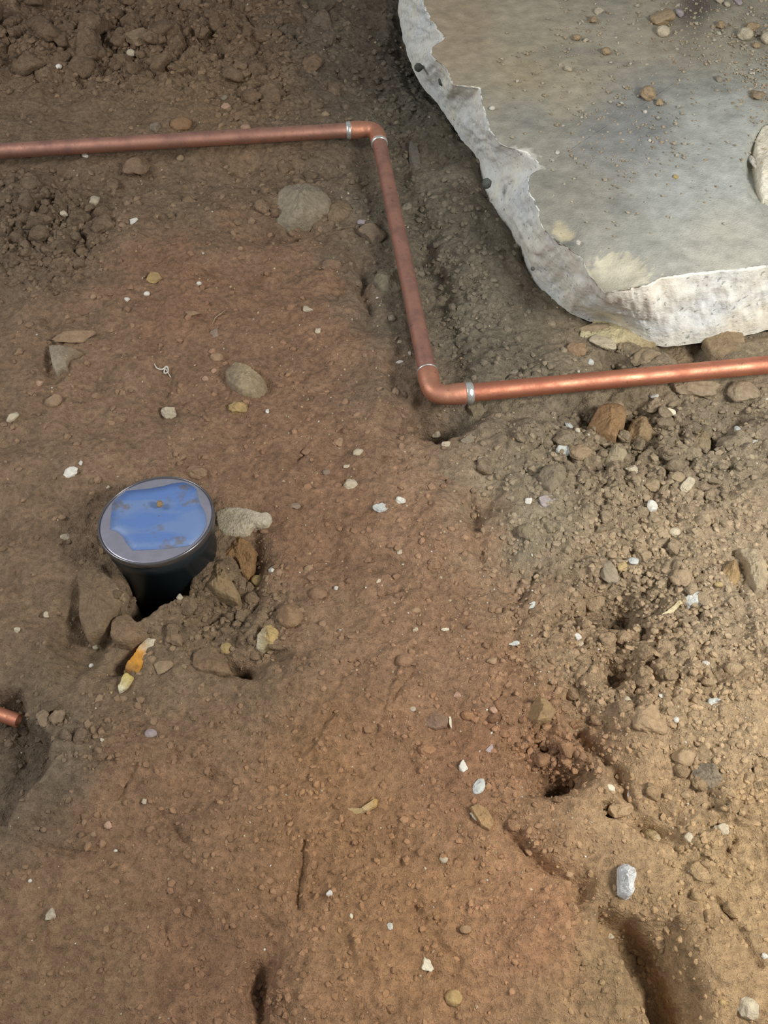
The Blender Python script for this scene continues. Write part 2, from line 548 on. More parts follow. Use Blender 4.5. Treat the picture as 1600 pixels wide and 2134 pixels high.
TINTS = [
    (100, 100, 128, 104, 82), (500, 80, 126, 102, 80), (700, 100, 108, 94, 80), (100, 450, 122, 102, 82), (450, 220, 138, 112, 86), (400, 400, 132, 110, 88),
    (400, 600, 148, 110, 84), (650, 650, 148, 111, 84), (200, 800, 144, 115, 90), (600, 900, 146, 111, 85), (100, 1000, 138, 112, 88), (650, 1100, 144, 108, 82),
    (900, 1100, 158, 122, 94), (900, 1300, 154, 118, 90), (700, 1700, 156, 116, 80), (300, 1700, 144, 110, 82), (150, 2000, 140, 110, 82), (400, 2000, 140, 104, 77),
    (900, 1950, 162, 120, 82), (1100, 1950, 168, 123, 88), (1000, 1550, 152, 110, 80), (1150, 1550, 152, 112, 80), (850, 450, 116, 107, 92), (1000, 500, 116, 107, 92),
    (900, 150, 110, 104, 90), (1000, 700, 118, 109, 94), (1150, 800, 138, 124, 104), (1300, 900, 142, 124, 100), (1500, 900, 148, 132, 110), (1100, 1050, 150, 135, 112),
    (1350, 1150, 166, 144, 116), (1550, 1200, 174, 152, 124), (1250, 1400, 164, 137, 106), (1500, 1500, 174, 147, 113), (1300, 1700, 170, 138, 102), (1500, 1800, 177, 146, 106),
    (1450, 2050, 168, 136, 98), (1250, 2000, 154, 126, 90), (300, 1300, 132, 110, 86), (500, 1250, 132, 110, 86), (50, 1600, 118, 101, 83), (800, 600, 118, 106, 90)]


def tint_at(u, v):
    w = 0
    acc = 0
    for px, py, r, g, b in TINTS:
        k = 1.0 / ((u - px) ** 2 + (v - py) ** 2 + 70.0 ** 2) ** 1.8
        w = w + k
        acc = acc + k[..., None] * lin((r, g, b))
    t = acc / w[..., None]
    g = t @ np.array([0.35, 0.45, 0.20])
    return (0.88 * t + 0.12 * g[..., None]) * np.array([0.98, 0.985, 0.955])


tu = U + 70 * fbm(X, Y, 0.09, 3, 51)
tv = V + 70 * fbm(X, Y, 0.09, 3, 55)
TINT = tint_at(tu, tv)

ny, nx = X.shape
idx = np.arange(nx * ny).reshape(ny, nx)
quads = np.stack([idx[:-1, :-1], idx[:-1, 1:], idx[1:, 1:], idx[1:, :-1]], -1).reshape(-1, 4)
floor_me = mesh_np('floor', np.stack([X, Y, H], -1).reshape(-1, 3), quads)
set_color(floor_me, 'tint', TINT.reshape(-1, 3))
floor = link('floor', floor_me, M_SOIL)
floor['kind'] = 'structure'


def ground(x, y):
    fx = np.clip(np.interp(x, xs, np.arange(nx)), 0, nx - 1.001)
    fy = np.clip(np.interp(y, ys, np.arange(ny)), 0, ny - 1.001)
    i, j = np.floor(fx).astype(int), np.floor(fy).astype(int)
    a, b = fx - i, fy - j
    return (H[j, i] * (1 - a) + H[j, i + 1] * a) * (1 - b) + (H[j + 1, i] * (1 - a) + H[j + 1, i + 1] * a) * b


def on_ground(px, py):
    """first point of the soil on the sight line of a photograph point"""
    zs_ = np.linspace(0.10, -0.12, 441)
    dx, dy = (px - 800.0) / F, (1067.0 - py) / F
    t = (CAMZ - zs_) / (SP - dy * CP)
    x, y = dx * t, (CP + dy * SP) * t
    hit = np.nonzero(ground(x, y) >= zs_)[0]
    k = hit[0] if len(hit) else 200
    return np.array([x[k], y[k], float(ground(x[k], y[k]))])


# ------------------------------------------------------------------ broken concrete slab
def build_slab():
    tops, foots = [], []
    for (t, b), (t2, b2) in zip(PAIRS[:-1], PAIRS[1:]):
        n = max(2, int(math.hypot(t2[0] - t[0], t2[1] - t[1]) / 2.6))
        for k in range(n):
            s = k / n
            tops.append(P(t[0] + (t2[0] - t[0]) * s, t[1] + (t2[1] - t[1]) * s, ZT))
            foots.append(P(b[0] + (b2[0] - b[0]) * s, b[1] + (b2[1] - b[1]) * s, ZB))
    tops.append(P(*PAIRS[-1][0], ZT))
    foots.append(P(*PAIRS[-1][1], ZB))
    n_vis = len(tops)
    end, start = tops[-1], tops[0]
    for k in range(1, 30):
        s = k / 30
        q = np.array([1.45, 0.75 + 1.85 * min(1, s * 2), ZT]) if s < 0.5 else np.array([1.45 - 1.25 * (s - 0.5) * 2, 2.6, ZT])
        tops.append(q)
        foots.append(np.array([q[0], q[1], ZB]))
    tops, foots = np.array(tops), np.array(foots)
    n = len(tops)
    # light smoothing so that the outline is broken rather than polygonal, then a ragged fringe
    for arr, it in ((tops, 3), (foots, 8)):
        for _ in range(it):
            arr[1:n_vis - 1, :2] = 0.25 * arr[:n_vis - 2, :2] + 0.5 * arr[1:n_vis - 1, :2] + 0.25 * arr[2:n_vis, :2]
    tan = np.roll(tops, -1, 0) - np.roll(tops, 1, 0)
    sm = tan.copy()
    for _ in range(30):
        sm = 0.25 * np.roll(sm, 1, 0) + 0.5 * sm + 0.25 * np.roll(sm, -1, 0)
    nrm = np.stack([sm[:, 1], -sm[:, 0]], -1)
    nrm /= np.linalg.norm(nrm, axis=1)[:, None] + 1e-9
    arc = np.cumsum(np.linalg.norm(tan, axis=1)) * 0.5
    ctr = np.array([1.0, 1.85, ZT])
    # make normals point away from the slab
    s = np.sign(((tops - ctr)[:, :2] * nrm).sum(1))
    nrm *= s[:, None]
    vis = np.ones(n)
    vis[n_vis:] = 0
    MR, KR = 18, 90
    rings = []
    for m in range(MR):
        f = m / (MR - 1)
        p = foots * (1 - f) + tops * f
        z = p[:, 2]
        a = 0.0045 * perlin(arc / 0.05, np.full(n, f * 2.2), 61) + 0.0035 * perlin(arc / 0.017, np.full(n, f * 6.5), 62) + 0.0016 * perlin(arc / 0.006, np.full(n, f * 18), 63)
        w1, w2, r_ = worley(arc, np.full(n, f * 0.11), 0.03, 5)
        a += 0.004 * (r_ - 0.5) * sstep(0.02, 0.3, w2 - w1)
        env = 0.35 + 0.65 * math.sin(math.pi * min(1, f * 1.02)) ** 0.6
        p = p.copy()
        p[:, :2] += nrm * (a * env * vis)[:, None]
        if m == 0:
            p[:, 2] -= 0.012
        if m in (MR - 1,):
            p[:, 2] += 0.0015 * perlin(arc / 0.02, arc * 0, 64) * vis
        if m == MR - 2:
            p[:, 2] = p[:, 2] + 0.002
        rings.append(p)
    edge = rings[-1]
    for k in range(1, KR + 1):
        s = (k / KR) ** 1.9
        p = edge * (1 - s) + ctr * s
        if k == KR:
            p = edge * 0.02 + ctr * 0.98
        u, v = pix(p[:, 0], p[:, 1], ZT)
        z = ZT + 0.0022 * fbm(p[:, 0], p[:, 1], 0.09, 3, 71) + 0.0009 * fbm(p[:, 0], p[:, 1], 0.02, 2, 75)
        z -= 0.012 * gmask(1270, 575, 48, 30, 12, u, v) + 0.010 * gmask(1175, 490, 30, 24, 30, u, v) + 0.006 * gmask(1045, 300, 20, 14, 0, u, v)
        z -= 0.020 * sstep(8, -16, poly_sd(u, v, [(1552, 345), (1562, 300), (1600, 240), (1700, 240), (1700, 470), (1600, 440), (1565, 400)]))
        blend = min(1.0, k / 5)
        p = p.copy()
        p[:, 2] = p[:, 2] * (1 - blend) + z * blend
        rings.append(p)
    verts = np.concatenate(rings)
    nr = len(rings)
    r = np.arange(nr)[:-1, None] * n
    c = np.arange(n)[None, :]
    c2 = (c + 1) % n
    q = np.stack([r + c, r + c2, r + n + c2, r + n + c], -1).reshape(-1, 4)
    me = mesh_np('concrete_slab', verts, q)
    # how dusty and brown the top is; the broken edge is pale
    u, v = pix(verts[:, 0], verts[:, 1], ZT)
    cols = [(960, 60, 150, 134, 112), (1100, 60, 152, 142, 122), (1300, 60, 150, 142, 124), (1500, 60, 148, 140, 122), (1100, 250, 140, 136, 124), (1180, 180, 154, 144, 122),
            (1330, 270, 128, 128, 124), (1500, 250, 158, 158, 148), (1200, 400, 142, 136, 122), (1400, 400, 156, 156, 148), (1500, 350, 160, 160, 152), (1250, 300, 130, 128, 122),
            (1300, 520, 148, 146, 136), (1500, 500, 168, 164, 150), (1100, 150, 154, 140, 114), (1380, 30, 152, 142, 122), (1450, 15, 80, 72, 66), (1270, 520, 150, 146, 134)]
    w = 0
    acc = 0
    for px, py, rr, g, b in cols:
        k = 1.0 / ((u - px) ** 2 + (v - py) ** 2 + 30.0 ** 2) ** 1.7
        w = w + k
        acc = acc + k[:, None] * lin((rr, g, b))
    tin = acc / w[:, None] * 1.3 * np.array([0.98, 1.0, 1.04])
    for px, py, rx, ry, rot, col in ((1290, 570, 70, 42, 10, (206, 199, 176)), (1175, 474, 26, 14, 30, (196, 184, 154)), (1085, 318, 40, 10, 12, (206, 202, 190)), (1120, 350, 14, 8, 0, (212, 208, 196))):
        k = (0.9 * sstep(0.30, 0.55, gmask(px, py, rx, ry, rot, u, v) + 0.30 * perlin(u / 14, v / 10, 7) + 0.2 * perlin(u / 5, v / 5, 8)))[:, None]
        tin = tin * (1 - k) + k * lin(col)
    set_color(me, 'tint', tin)
    o = link('concrete_slab', me, [M_FACE, M_TOP])
    mi = np.zeros(len(q), np.int32)
    ring_of = np.repeat(np.arange(nr - 1), n)
    mi[ring_of >= MR + 2] = 1
    band = (ring_of >= MR - 1) & (ring_of < MR + 2)
    cen = verts[q[:, 0]]
    mi[band & (perlin(cen[:, 0] / 0.012, cen[:, 1] / 0.012, 81) > -0.1 * (MR - ring_of))] = 1
    me.polygons.foreach_set('material_index', mi)
    tag(o, 'broken grey concrete slab with pale ragged edges at the upper right', 'slab')
    return o


slab = build_slab()

# ------------------------------------------------------------------ copper pipe
def tube_mesh(name, pts, radii, seg=28, caps=False):
    pts = np.asarray(pts, float)
    n = len(pts)
    tan = np.gradient(pts, axis=0)
    tan /= np.linalg.norm(tan, axis=1)[:, None]
    up = np.array([0, 0, 1.0])
    verts = []
    for i in range(n):
        t = tan[i]
        a = np.cross(t, up)
        a /= np.linalg.norm(a)
        b = np.cross(a, t)
        th = np.linspace(0, 2 * math.pi, seg, endpoint=False)
        verts.append(pts[i] + radii[i] * (np.cos(th)[:, None] * a + np.sin(th)[:, None] * b))
    verts = np.concatenate(verts)
    r = np.arange(n - 1)[:, None] * seg
    c = np.arange(seg)[None, :]
    c2 = (c + 1) % seg
    q = np.stack([r + c, r + c2, r + seg + c2, r + seg + c], -1).reshape(-1, 4)
    return mesh_np(name, verts, q)


def run_pts(a, b, n=40, sag=0.0, sunk=0.0):
    s = np.linspace(0, 1, n)[:, None]
    p = a * (1 - s) + b * s
    p[:, 2] += sag * np.sin(s[:, 0] * math.pi)
    return p


pipe = link('copper_pipe', None)
pipe.location = (0, 0, 0)
tag(pipe, 'long copper water pipe with two soldered elbows crossing the bare soil', 'pipe')


def unit(v):
    return v / np.linalg.norm(v)


d01, d12, d23 = unit(A1 - A0), unit(A2 - A1), unit(A3 - A2)
SOCK = 0.040                      # elbow corner to the mouth of its socket


def straight(name, a, b, mat):
    pts = run_pts(a, b)
    return link(name, tube_mesh(name, pts, np.full(len(pts), R_PIPE)), mat, pipe)


straight('pipe_run', A0, A1 - d01 * 0.03, M_COPPER_DULL)
straight('pipe_run', A1 + d12 * 0.03, A2 - d12 * 0.03, M_COPPER_DULL)
straight('pipe_run', A2 + d23 * 0.03, A3, M_COPPER)


def elbow(corner, din, dout, rings):
    pts, rad = [], []
    rb = 0.0215                   # tangent length of the bend
    for f, rr in ((SOCK, 0.0112), (SOCK - 0.0003, 0.0128), (SOCK - 0.003, 0.0130), (rb + 0.003, 0.0128), (rb, 0.0123)):
        pts.append(corner - din * f)
        rad.append(rr)
    for s in np.linspace(0.08, 0.92, 14):
        pts.append((1 - s) ** 2 * (corner - din * rb) + 2 * s * (1 - s) * corner + s * s * (corner + dout * rb))
        rad.append(0.0121)
    for f, rr in ((rb, 0.0123), (rb + 0.003, 0.0128), (SOCK - 0.003, 0.0130), (SOCK - 0.0003, 0.0128), (SOCK, 0.0112)):
        pts.append(corner + dout * f)
        rad.append(rr)
    e = link('elbow', tube_mesh('elbow', pts, rad), M_ELBOW, pipe)
    for dirv, w in rings:
        prof = [(0.0, 0.0114), (0.0012, 0.0132), (w * 0.5, 0.0131), (w - 0.001, 0.0127), (w, 0.0112)]
        pts = [corner + dirv * (SOCK - 0.001 + f) for f, _ in prof]
        link('solder_ring', tube_mesh('solder_ring', pts, [r for _, r in prof]), M_SOLDER, e)
    return e


elbow(A1, d01, d12, [(-d01, 0.008), (d12, 0.005)])
elbow(A2, d12, d23, [(-d12, 0.004), (d23, 0.010)])

# short cut pipe at the left edge
b0, b1 = P(-120, 1447, -0.012), P(38, 1502, -0.016)
stub = link('copper_pipe', None)
tag(stub, 'short thin copper pipe stub with cut end at the lower left edge', 'pipe')
ds = unit(b1 - b0)
pts = list(run_pts(b0, b1, 20)) + [b1 + ds * 0.0004, b1 + ds * 0.0002, b1 - ds * 0.03]
link('pipe_run', tube_mesh('pipe_run', pts[:20], np.full(20, 0.0067), 24), M_COPPER, stub)
prof = [(-0.0002, 0.0067), (0.0004, 0.0064), (0.0003, 0.0056), (-0.025, 0.0055)]
sv = []
th = np.linspace(0, 2 * math.pi, 24, endpoint=False)
ea = unit(np.cross(ds, np.array([0, 0, 1.0])))
eb = np.cross(ea, ds)
for f, r in prof:
    sv.append(b1 + ds * f + r * (np.cos(th)[:, None] * ea + np.sin(th)[:, None] * eb))
r_ = np.arange(3)[:, None] * 24
c_ = np.arange(24)[None, :]
link('cut_end', mesh_np('cut_end', np.concatenate(sv), np.stack([r_ + c_, r_ + (c_ + 1) % 24, r_ + 24 + (c_ + 1) % 24, r_ + 24 + c_], -1).reshape(-1, 4)), M_ELBOW, stub)

# ------------------------------------------------------------------ drain pipe with its lid
drain = link('drain_pipe', None)
drain.location = (LID[0], LID[1], -0.10)
tag(drain, 'dark upright drain pipe capped by round metal lid with torn blue film', 'pipe')
TILT = Matrix.Rotation(math.radians(-5.2), 4, 'X') @ Matrix.Rotation(math.radians(-2.0), 4, 'Y')


def lathe(name, prof, seg=96):
    th = np.linspace(0, 2 * math.pi, seg, endpoint=False)
    v = np.concatenate([np.stack([r * np.cos(th), r * np.sin(th), np.full(seg, z)], -1) for r, z in prof])
    n = len(prof)
    r_ = np.arange(n - 1)[:, None] * seg
    c_ = np.arange(seg)[None, :]
    q = np.stack([r_ + c_, r_ + (c_ + 1) % seg, r_ + seg + (c_ + 1) % seg, r_ + seg + c_], -1).reshape(-1, 4)
    return mesh_np(name, v, q)


def drain_part(name, me, mat, parent=None):
    me.transform(Matrix.Translation((0, 0, LID[2] + 0.10)) @ TILT)
    o = link(name, me, mat)
    o.parent = parent or drain
    return o


drain_part('pipe_wall', lathe('pipe_wall', [(0.050, -0.02), (0.050, -0.17), (0.0545, -0.17), (0.0545, -0.026), (0.0575, -0.024), (0.0575, -0.008), (0.054, -0.006)]), M_PLASTIC)
lid = drain_part('lid', lathe('lid', [(0.0001, 0.0), (0.02, 0.0001), (0.045, 0.0), (0.0565, -0.0002), (0.0585, -0.0006), (0.0585, -0.003)]), M_LID)
drain_part('lid_rim', lathe('lid_rim', [(0.0584, -0.0010), (0.0586, 0.0004), (0.0594, 0.0009), (0.0603, 0.0004), (0.0608, -0.0014), (0.0606, -0.0065), (0.0592, -0.0085), (0.0570, -0.0085)]), M_RIM, lid)


def film_mat():
    m, nt, b = new_mat('blue_film')
    pos = nt.nodes.new('ShaderNodeNewGeometry').outputs['Position']
    mp = nt.nodes.new('ShaderNodeMapping')
    mp.inputs['Scale'].default_value = (0.5, 1.3, 1.0)
    nt.links.new(pos, mp.inputs['Vector'])
    n1 = nnode(nt, 34, 3, 0.5, mp.outputs[0])
    n2 = nnode(nt, 50, 5, 0.65, pos)
    c = mixc(nt, 'MIX', mrange(nt, n1.outputs[0], 0.44, 0.56, 0, 1), tuple(lin((92, 122, 178))), tuple(lin((108, 132, 176))))
    c = mixc(nt, 'MIX', mrange(nt, n2.outputs[0], 0.55, 0.66, 0, 0.75), c, tuple(lin((110, 100, 90))))
    nt.links.new(c, b.inputs['Base Color'])
    b.inputs['Roughness'].default_value = 0.5
    bump(nt, b, [(n2.outputs[0], 0.0004)])
    return m


def lid_local(px, py):
    """photograph point on the tilted lid, in the lid's own plane"""
    M = Matrix.Translation(Vector(LID)) @ TILT
    nrm = (M.to_3x3() @ Vector((0, 0, 1)))
    o = Vector((0, 0, CAMZ))
    d = Vector(P(px, py, 0)) - o
    t = (Vector(LID) - o).dot(nrm) / d.dot(nrm)
    return M.inverted() @ (o + d * t)


FILM = [(240, 1026), (275, 1022), (314, 1018), (340, 1013), (358, 1008), (391, 1004), (409, 1019), (412, 1035), (417, 1051), (428, 1070), (430, 1092), (421, 1117),
        (402, 1136), (375, 1140), (353, 1143), (310, 1146), (276, 1147), (264, 1132), (256, 1118), (244, 1108), (229, 1103), (231, 1078), (234, 1051)]
pl = np.array([lid_local(*p)[:2] for p in FILM])
dens = []
for a, b in zip(pl, np.roll(pl, -1, 0)):
    for s in np.linspace(0, 1, 6, endpoint=False):
        dens.append(a * (1 - s) + b * s)
dens = np.array(dens)
dens += 0.00035 * np.stack([perlin(dens[:, 0] / 0.004, dens[:, 1] / 0.004, 90), perlin(dens[:, 0] / 0.004, dens[:, 1] / 0.004, 91)], -1)
rr = np.linalg.norm(dens, axis=1)
dens *= np.minimum(1, 0.0555 / np.maximum(rr, 1e-6))[:, None]
cen = dens.mean(0)
nf = len(dens)
fv = [np.concatenate([dens, np.full((nf, 1), 0.00015)], 1)]
for s in (1.0, 0.75, 0.5, 0.25, 0.02):
    p = cen + (dens - cen) * s
    fv.append(np.concatenate([p, (0.0003 + 0.00008 * perlin(p[:, 0] / 0.012, p[:, 1] / 0.012, 95))[:, None]], 1))
r_ = np.arange(5)[:, None] * nf
c_ = np.arange(nf)[None, :]
drain_part('protective_film', mesh_np('protective_film', np.concatenate(fv), np.stack([r_ + c_, r_ + (c_ + 1) % nf, r_ + nf + (c_ + 1) % nf, r_ + nf + c_], -1).reshape(-1, 4)), film_mat(), lid)

# ------------------------------------------------------------------ stones, pebbles, chips
def ico(sub):
    import bmesh
    bm = bmesh.new()
    bmesh.ops.create_icosphere(bm, subdivisions=sub, radius=1.0)
    v = np.array([x.co[:] for x in bm.verts])
    f = np.array([[x.index for x in fc.verts] for fc in bm.faces])
    bm.free()
    return v, f


ICO = {k: ico(k) for k in (1, 2, 3, 4)}


def noise3(v, sc, seed):
    return (perlin(v[:, 0] * sc + v[:, 2] * 0.7 * sc, v[:, 1] * sc - v[:, 2] * 0.5 * sc, seed) + perlin(v[:, 1] * sc + 3.1, v[:, 2] * sc + v[:, 0] * 0.6 * sc, seed + 3)) * 0.5


def rock_verts(kind, sub, r):
    v, f = ICO[sub]
    seed = int(r.integers(0, 200))
    rad = np.ones(len(v))
    npl = {'round': 6, 'lump': 9, 'angular': 9, 'plate': 8, 'shard': 7}[kind]
    lo = {'round': 0.74, 'lump': 0.6, 'angular': 0.46, 'plate': 0.48, 'shard': 0.42}[kind]
    for _ in range(npl):
        nrm = r.normal(size=3)
        nrm[2] *= 0.5 if kind in ('plate', 'shard') else 1.0
        nrm /= np.linalg.norm(nrm)
        d = r.uniform(lo, lo + 0.25)
        dot = v @ nrm
        lim = np.where(dot > 0.05, d / np.maximum(dot, 0.05), 9)
        rad = np.minimum(rad, lim)
    amp = {'round': 0.10, 'lump': 0.36, 'angular': 0.17, 'plate': 0.14, 'shard': 0.10}[kind]
    rad = rad * (1 + amp * noise3(v, 1.3, seed) + amp * 0.6 * noise3(v, 3.1, seed + 7) + amp * 0.35 * noise3(v, 6.5, seed + 11))
    out = v * rad[:, None]
    if kind in ('plate', 'shard'):
        out[:, 2] = np.clip(out[:, 2], -0.55, 0.45 + 0.05 * noise3(v, 2.0, seed + 5))
    ext = (out.max(0) - out.min(0))
    return (out - (out.max(0) + out.min(0)) * 0.5) / ext, f      # unit box


C = dict(tan=(170, 148, 118), pale=(196, 184, 160), white=(214, 209, 198), grey=(146, 138, 124), dgrey=(112, 106, 98), brown=(136, 108, 84), orange=(162, 122, 84),
         yellow=(186, 162, 108), lav=(176, 166, 170), pink=(196, 162, 140), cream=(226, 216, 190), bluew=(198, 200, 194), dark=(96, 88, 78), soil=(140, 112, 88))
GROUPS = dict(stone='loose stones on the soil', rock='large rocks on the soil', stone_chip='stone chips on the soil', clod='big lumps of earth on the soil', flint_shard='flint shards by the drain')
SOILED = dict(tan=0.6, grey=0.45, dgrey=0.25, brown=0.75, orange=0.6, yellow=0.4, lav=0.3, pink=0.35, pale=0.15)
TH = dict(round=0.75, lump=0.7, angular=0.6, plate=0.28, shard=0.3)
seed_n = [100]


def stone(px, py, w, h, rot, kind, col, label, name='stone', cat='stone', z=None, sink=0.4, th=None, dz=0.0):
    seed_n[0] += 1
    r = np.random.default_rng(seed_n[0])
    p = on_ground(px, py) if z is None else P(px, py, z)
    d = depth_of(p)
    v, f = rock_verts(kind, 4 if max(w, h) > 26 else 3, r)
    sx = w * d / F
    tk = (TH[kind] if th is None else th)
    el = math.asin(min(1, (CAMZ - p[2]) / math.hypot(math.hypot(p[0], p[1]), CAMZ - p[2])))
    sy = h * d / F / (math.sin(el) + tk * 0.5 * math.cos(el))
    sz = tk * min(sx, sy) if kind not in ('plate', 'shard') else max(tk * min(sx, sy), 0.002)
    me = mesh_np(name, v * np.array([sx, sy, sz]), f)
    o = link(name, me, M_STONE)
    o.location = (p[0], p[1], p[2] + sz * (0.5 - sink) + dz)
    o.rotation_euler = (r.uniform(-0.12, 0.12), r.uniform(-0.12, 0.12), math.radians(rot))
    c = lin(C[col]) * r.uniform(0.92, 1.08)
    k = SOILED.get(col, 0.0) if z is None else 0.15
    if name == 'clod':
        k = 0.8
    if k:
        tu_, tv_ = pix(p[0], p[1], 0.0)
        c = c * (1 - k) + k * 1.08 * tint_at(np.array([tu_]), np.array([tv_]))[0]
    o.color = (*c, 1)
    return tag(o, label, cat, GROUPS.get(name) if z is None else 'loose stones on the slab')


def outline_stone(name, cat, label, pts, cols, hgt, turn=0.0, profile=0.5, soil=0.0, z=None, ragged=1.2, lift=0.0, mat=None, sink=0.15, group=True):
    """a stone with a given outline: a domed or flat solid; cols run from end to end along 'turn' degrees in the picture"""
    seed_n[0] += 1
    sd = seed_n[0]
    pts = np.array(pts, float)
    dense = []
    for a, b in zip(pts, np.roll(pts, -1, 0)):
        n = max(2, int(math.hypot(*(b - a)) / 2.2))
        dense += [a + (b - a) * k / n for k in range(n)]
    dense = np.array(dense)
    for _ in range(2):
        dense = 0.25 * np.roll(dense, 1, 0) + 0.5 * dense + 0.25 * np.roll(dense, -1, 0)
    dense += ragged * np.stack([perlin(dense[:, 0] / 7, dense[:, 1] / 7, sd), perlin(dense[:, 0] / 7, dense[:, 1] / 7, sd + 3)], -1)
    cen = dense.mean(0)
    base = on_ground(*cen) if z is None else P(*cen, z)
    zz = base[2]
    n = len(dense)
    rings, heights, uv = [], [], []
    K = 16
    pr = np.random.default_rng(sd)
    span = 0.5 * max(np.ptp(dense[:, 0]), np.ptp(dense[:, 1]))
    planes = []
    for i in range(6):
        an, sl = i * 1.05 + pr.uniform(0, 0.8), pr.uniform(0.25, 0.85)
        planes.append((pr.uniform(0.72, 0.98), sl * math.cos(an), sl * math.sin(an)))
    hgt = hgt * 0.85
    for k in range(K + 1):
        s = k / K
        q = cen + (dense - cen) * (1 - s if k < K else 0.01)
        w = np.array([P(a, b, zz) for a, b in q])
        if profile < 0.3:
            hh = min(1.0, s / 0.12)
        else:
            hh = (1 - (1 - s) ** 3.2) ** profile
        bumpy = 0.10 * perlin(q[:, 0] / 13, q[:, 1] / 13, sd + 9) + 0.09 * perlin(q[:, 0] / 5, q[:, 1] / 5, sd + 11)
        fac = 0.12 * perlin(q[:, 0] / 30, q[:, 1] / 30, sd + 15)
        if profile >= 0.3:
            for pa, pb, pc in planes:
                hh = np.minimum(hh, pa + (pb * (q[:, 0] - cen[0]) + pc * (q[:, 1] - cen[1])) / span)
        w[:, 2] = zz + hgt * (hh * (1 + bumpy + fac * (0.6 if profile >= 0.3 else 0.3)) - sink) + lift
        rings.append(w)
        uv.append(q)
    low = rings[0].copy()
    low[:, 2] -= hgt * 0.5 + 0.002
    verts = np.concatenate([low] + rings)
    q2 = np.concatenate([dense] + uv)
    r_ = np.arange(K + 1)[:, None] * n
    c_ = np.arange(n)[None, :]
    f = np.stack([r_ + c_, r_ + (c_ + 1) % n, r_ + n + (c_ + 1) % n, r_ + n + c_], -1).reshape(-1, 4)
    org = np.array([base[0], base[1], base[2]])
    me = mesh_np(name, verts - org, f[:, ::-1] if poly_area(dense) > 0 else f)
    ax = np.array([math.cos(math.radians(turn)), -math.sin(math.radians(turn))])
    t = (q2 - cen) @ ax
    t = (t - t.min()) / (t.max() - t.min() + 1e-9)
    t = np.clip(t + 0.10 * perlin(q2[:, 0] / 9, q2[:, 1] / 9, sd + 21), 0, 1)
    cc = np.array([lin(C.get(c, c) if isinstance(c, str) else c) for c in cols])
    xp = np.linspace(0, 1, len(cc))
    rgb = np.stack([np.interp(t, xp, cc[:, i]) for i in range(3)], -1)
    if soil:
        u0, v0 = pix(base[0], base[1], 0)
        rgb = rgb * (1 - soil) + soil * 1.08 * tint_at(np.array([u0]), np.array([v0]))[0]
    set_color(me, 'tint', rgb)
    o = link(name, me, mat or M_STONE_TINT)
    o.location = org
    return tag(o, label, cat, GROUPS.get(name) if z is None else None)


def poly_area(p):
    return 0.5 * np.sum(p[:, 0] * np.roll(p[:, 1], -1) - np.roll(p[:, 0], -1) * p[:, 1])


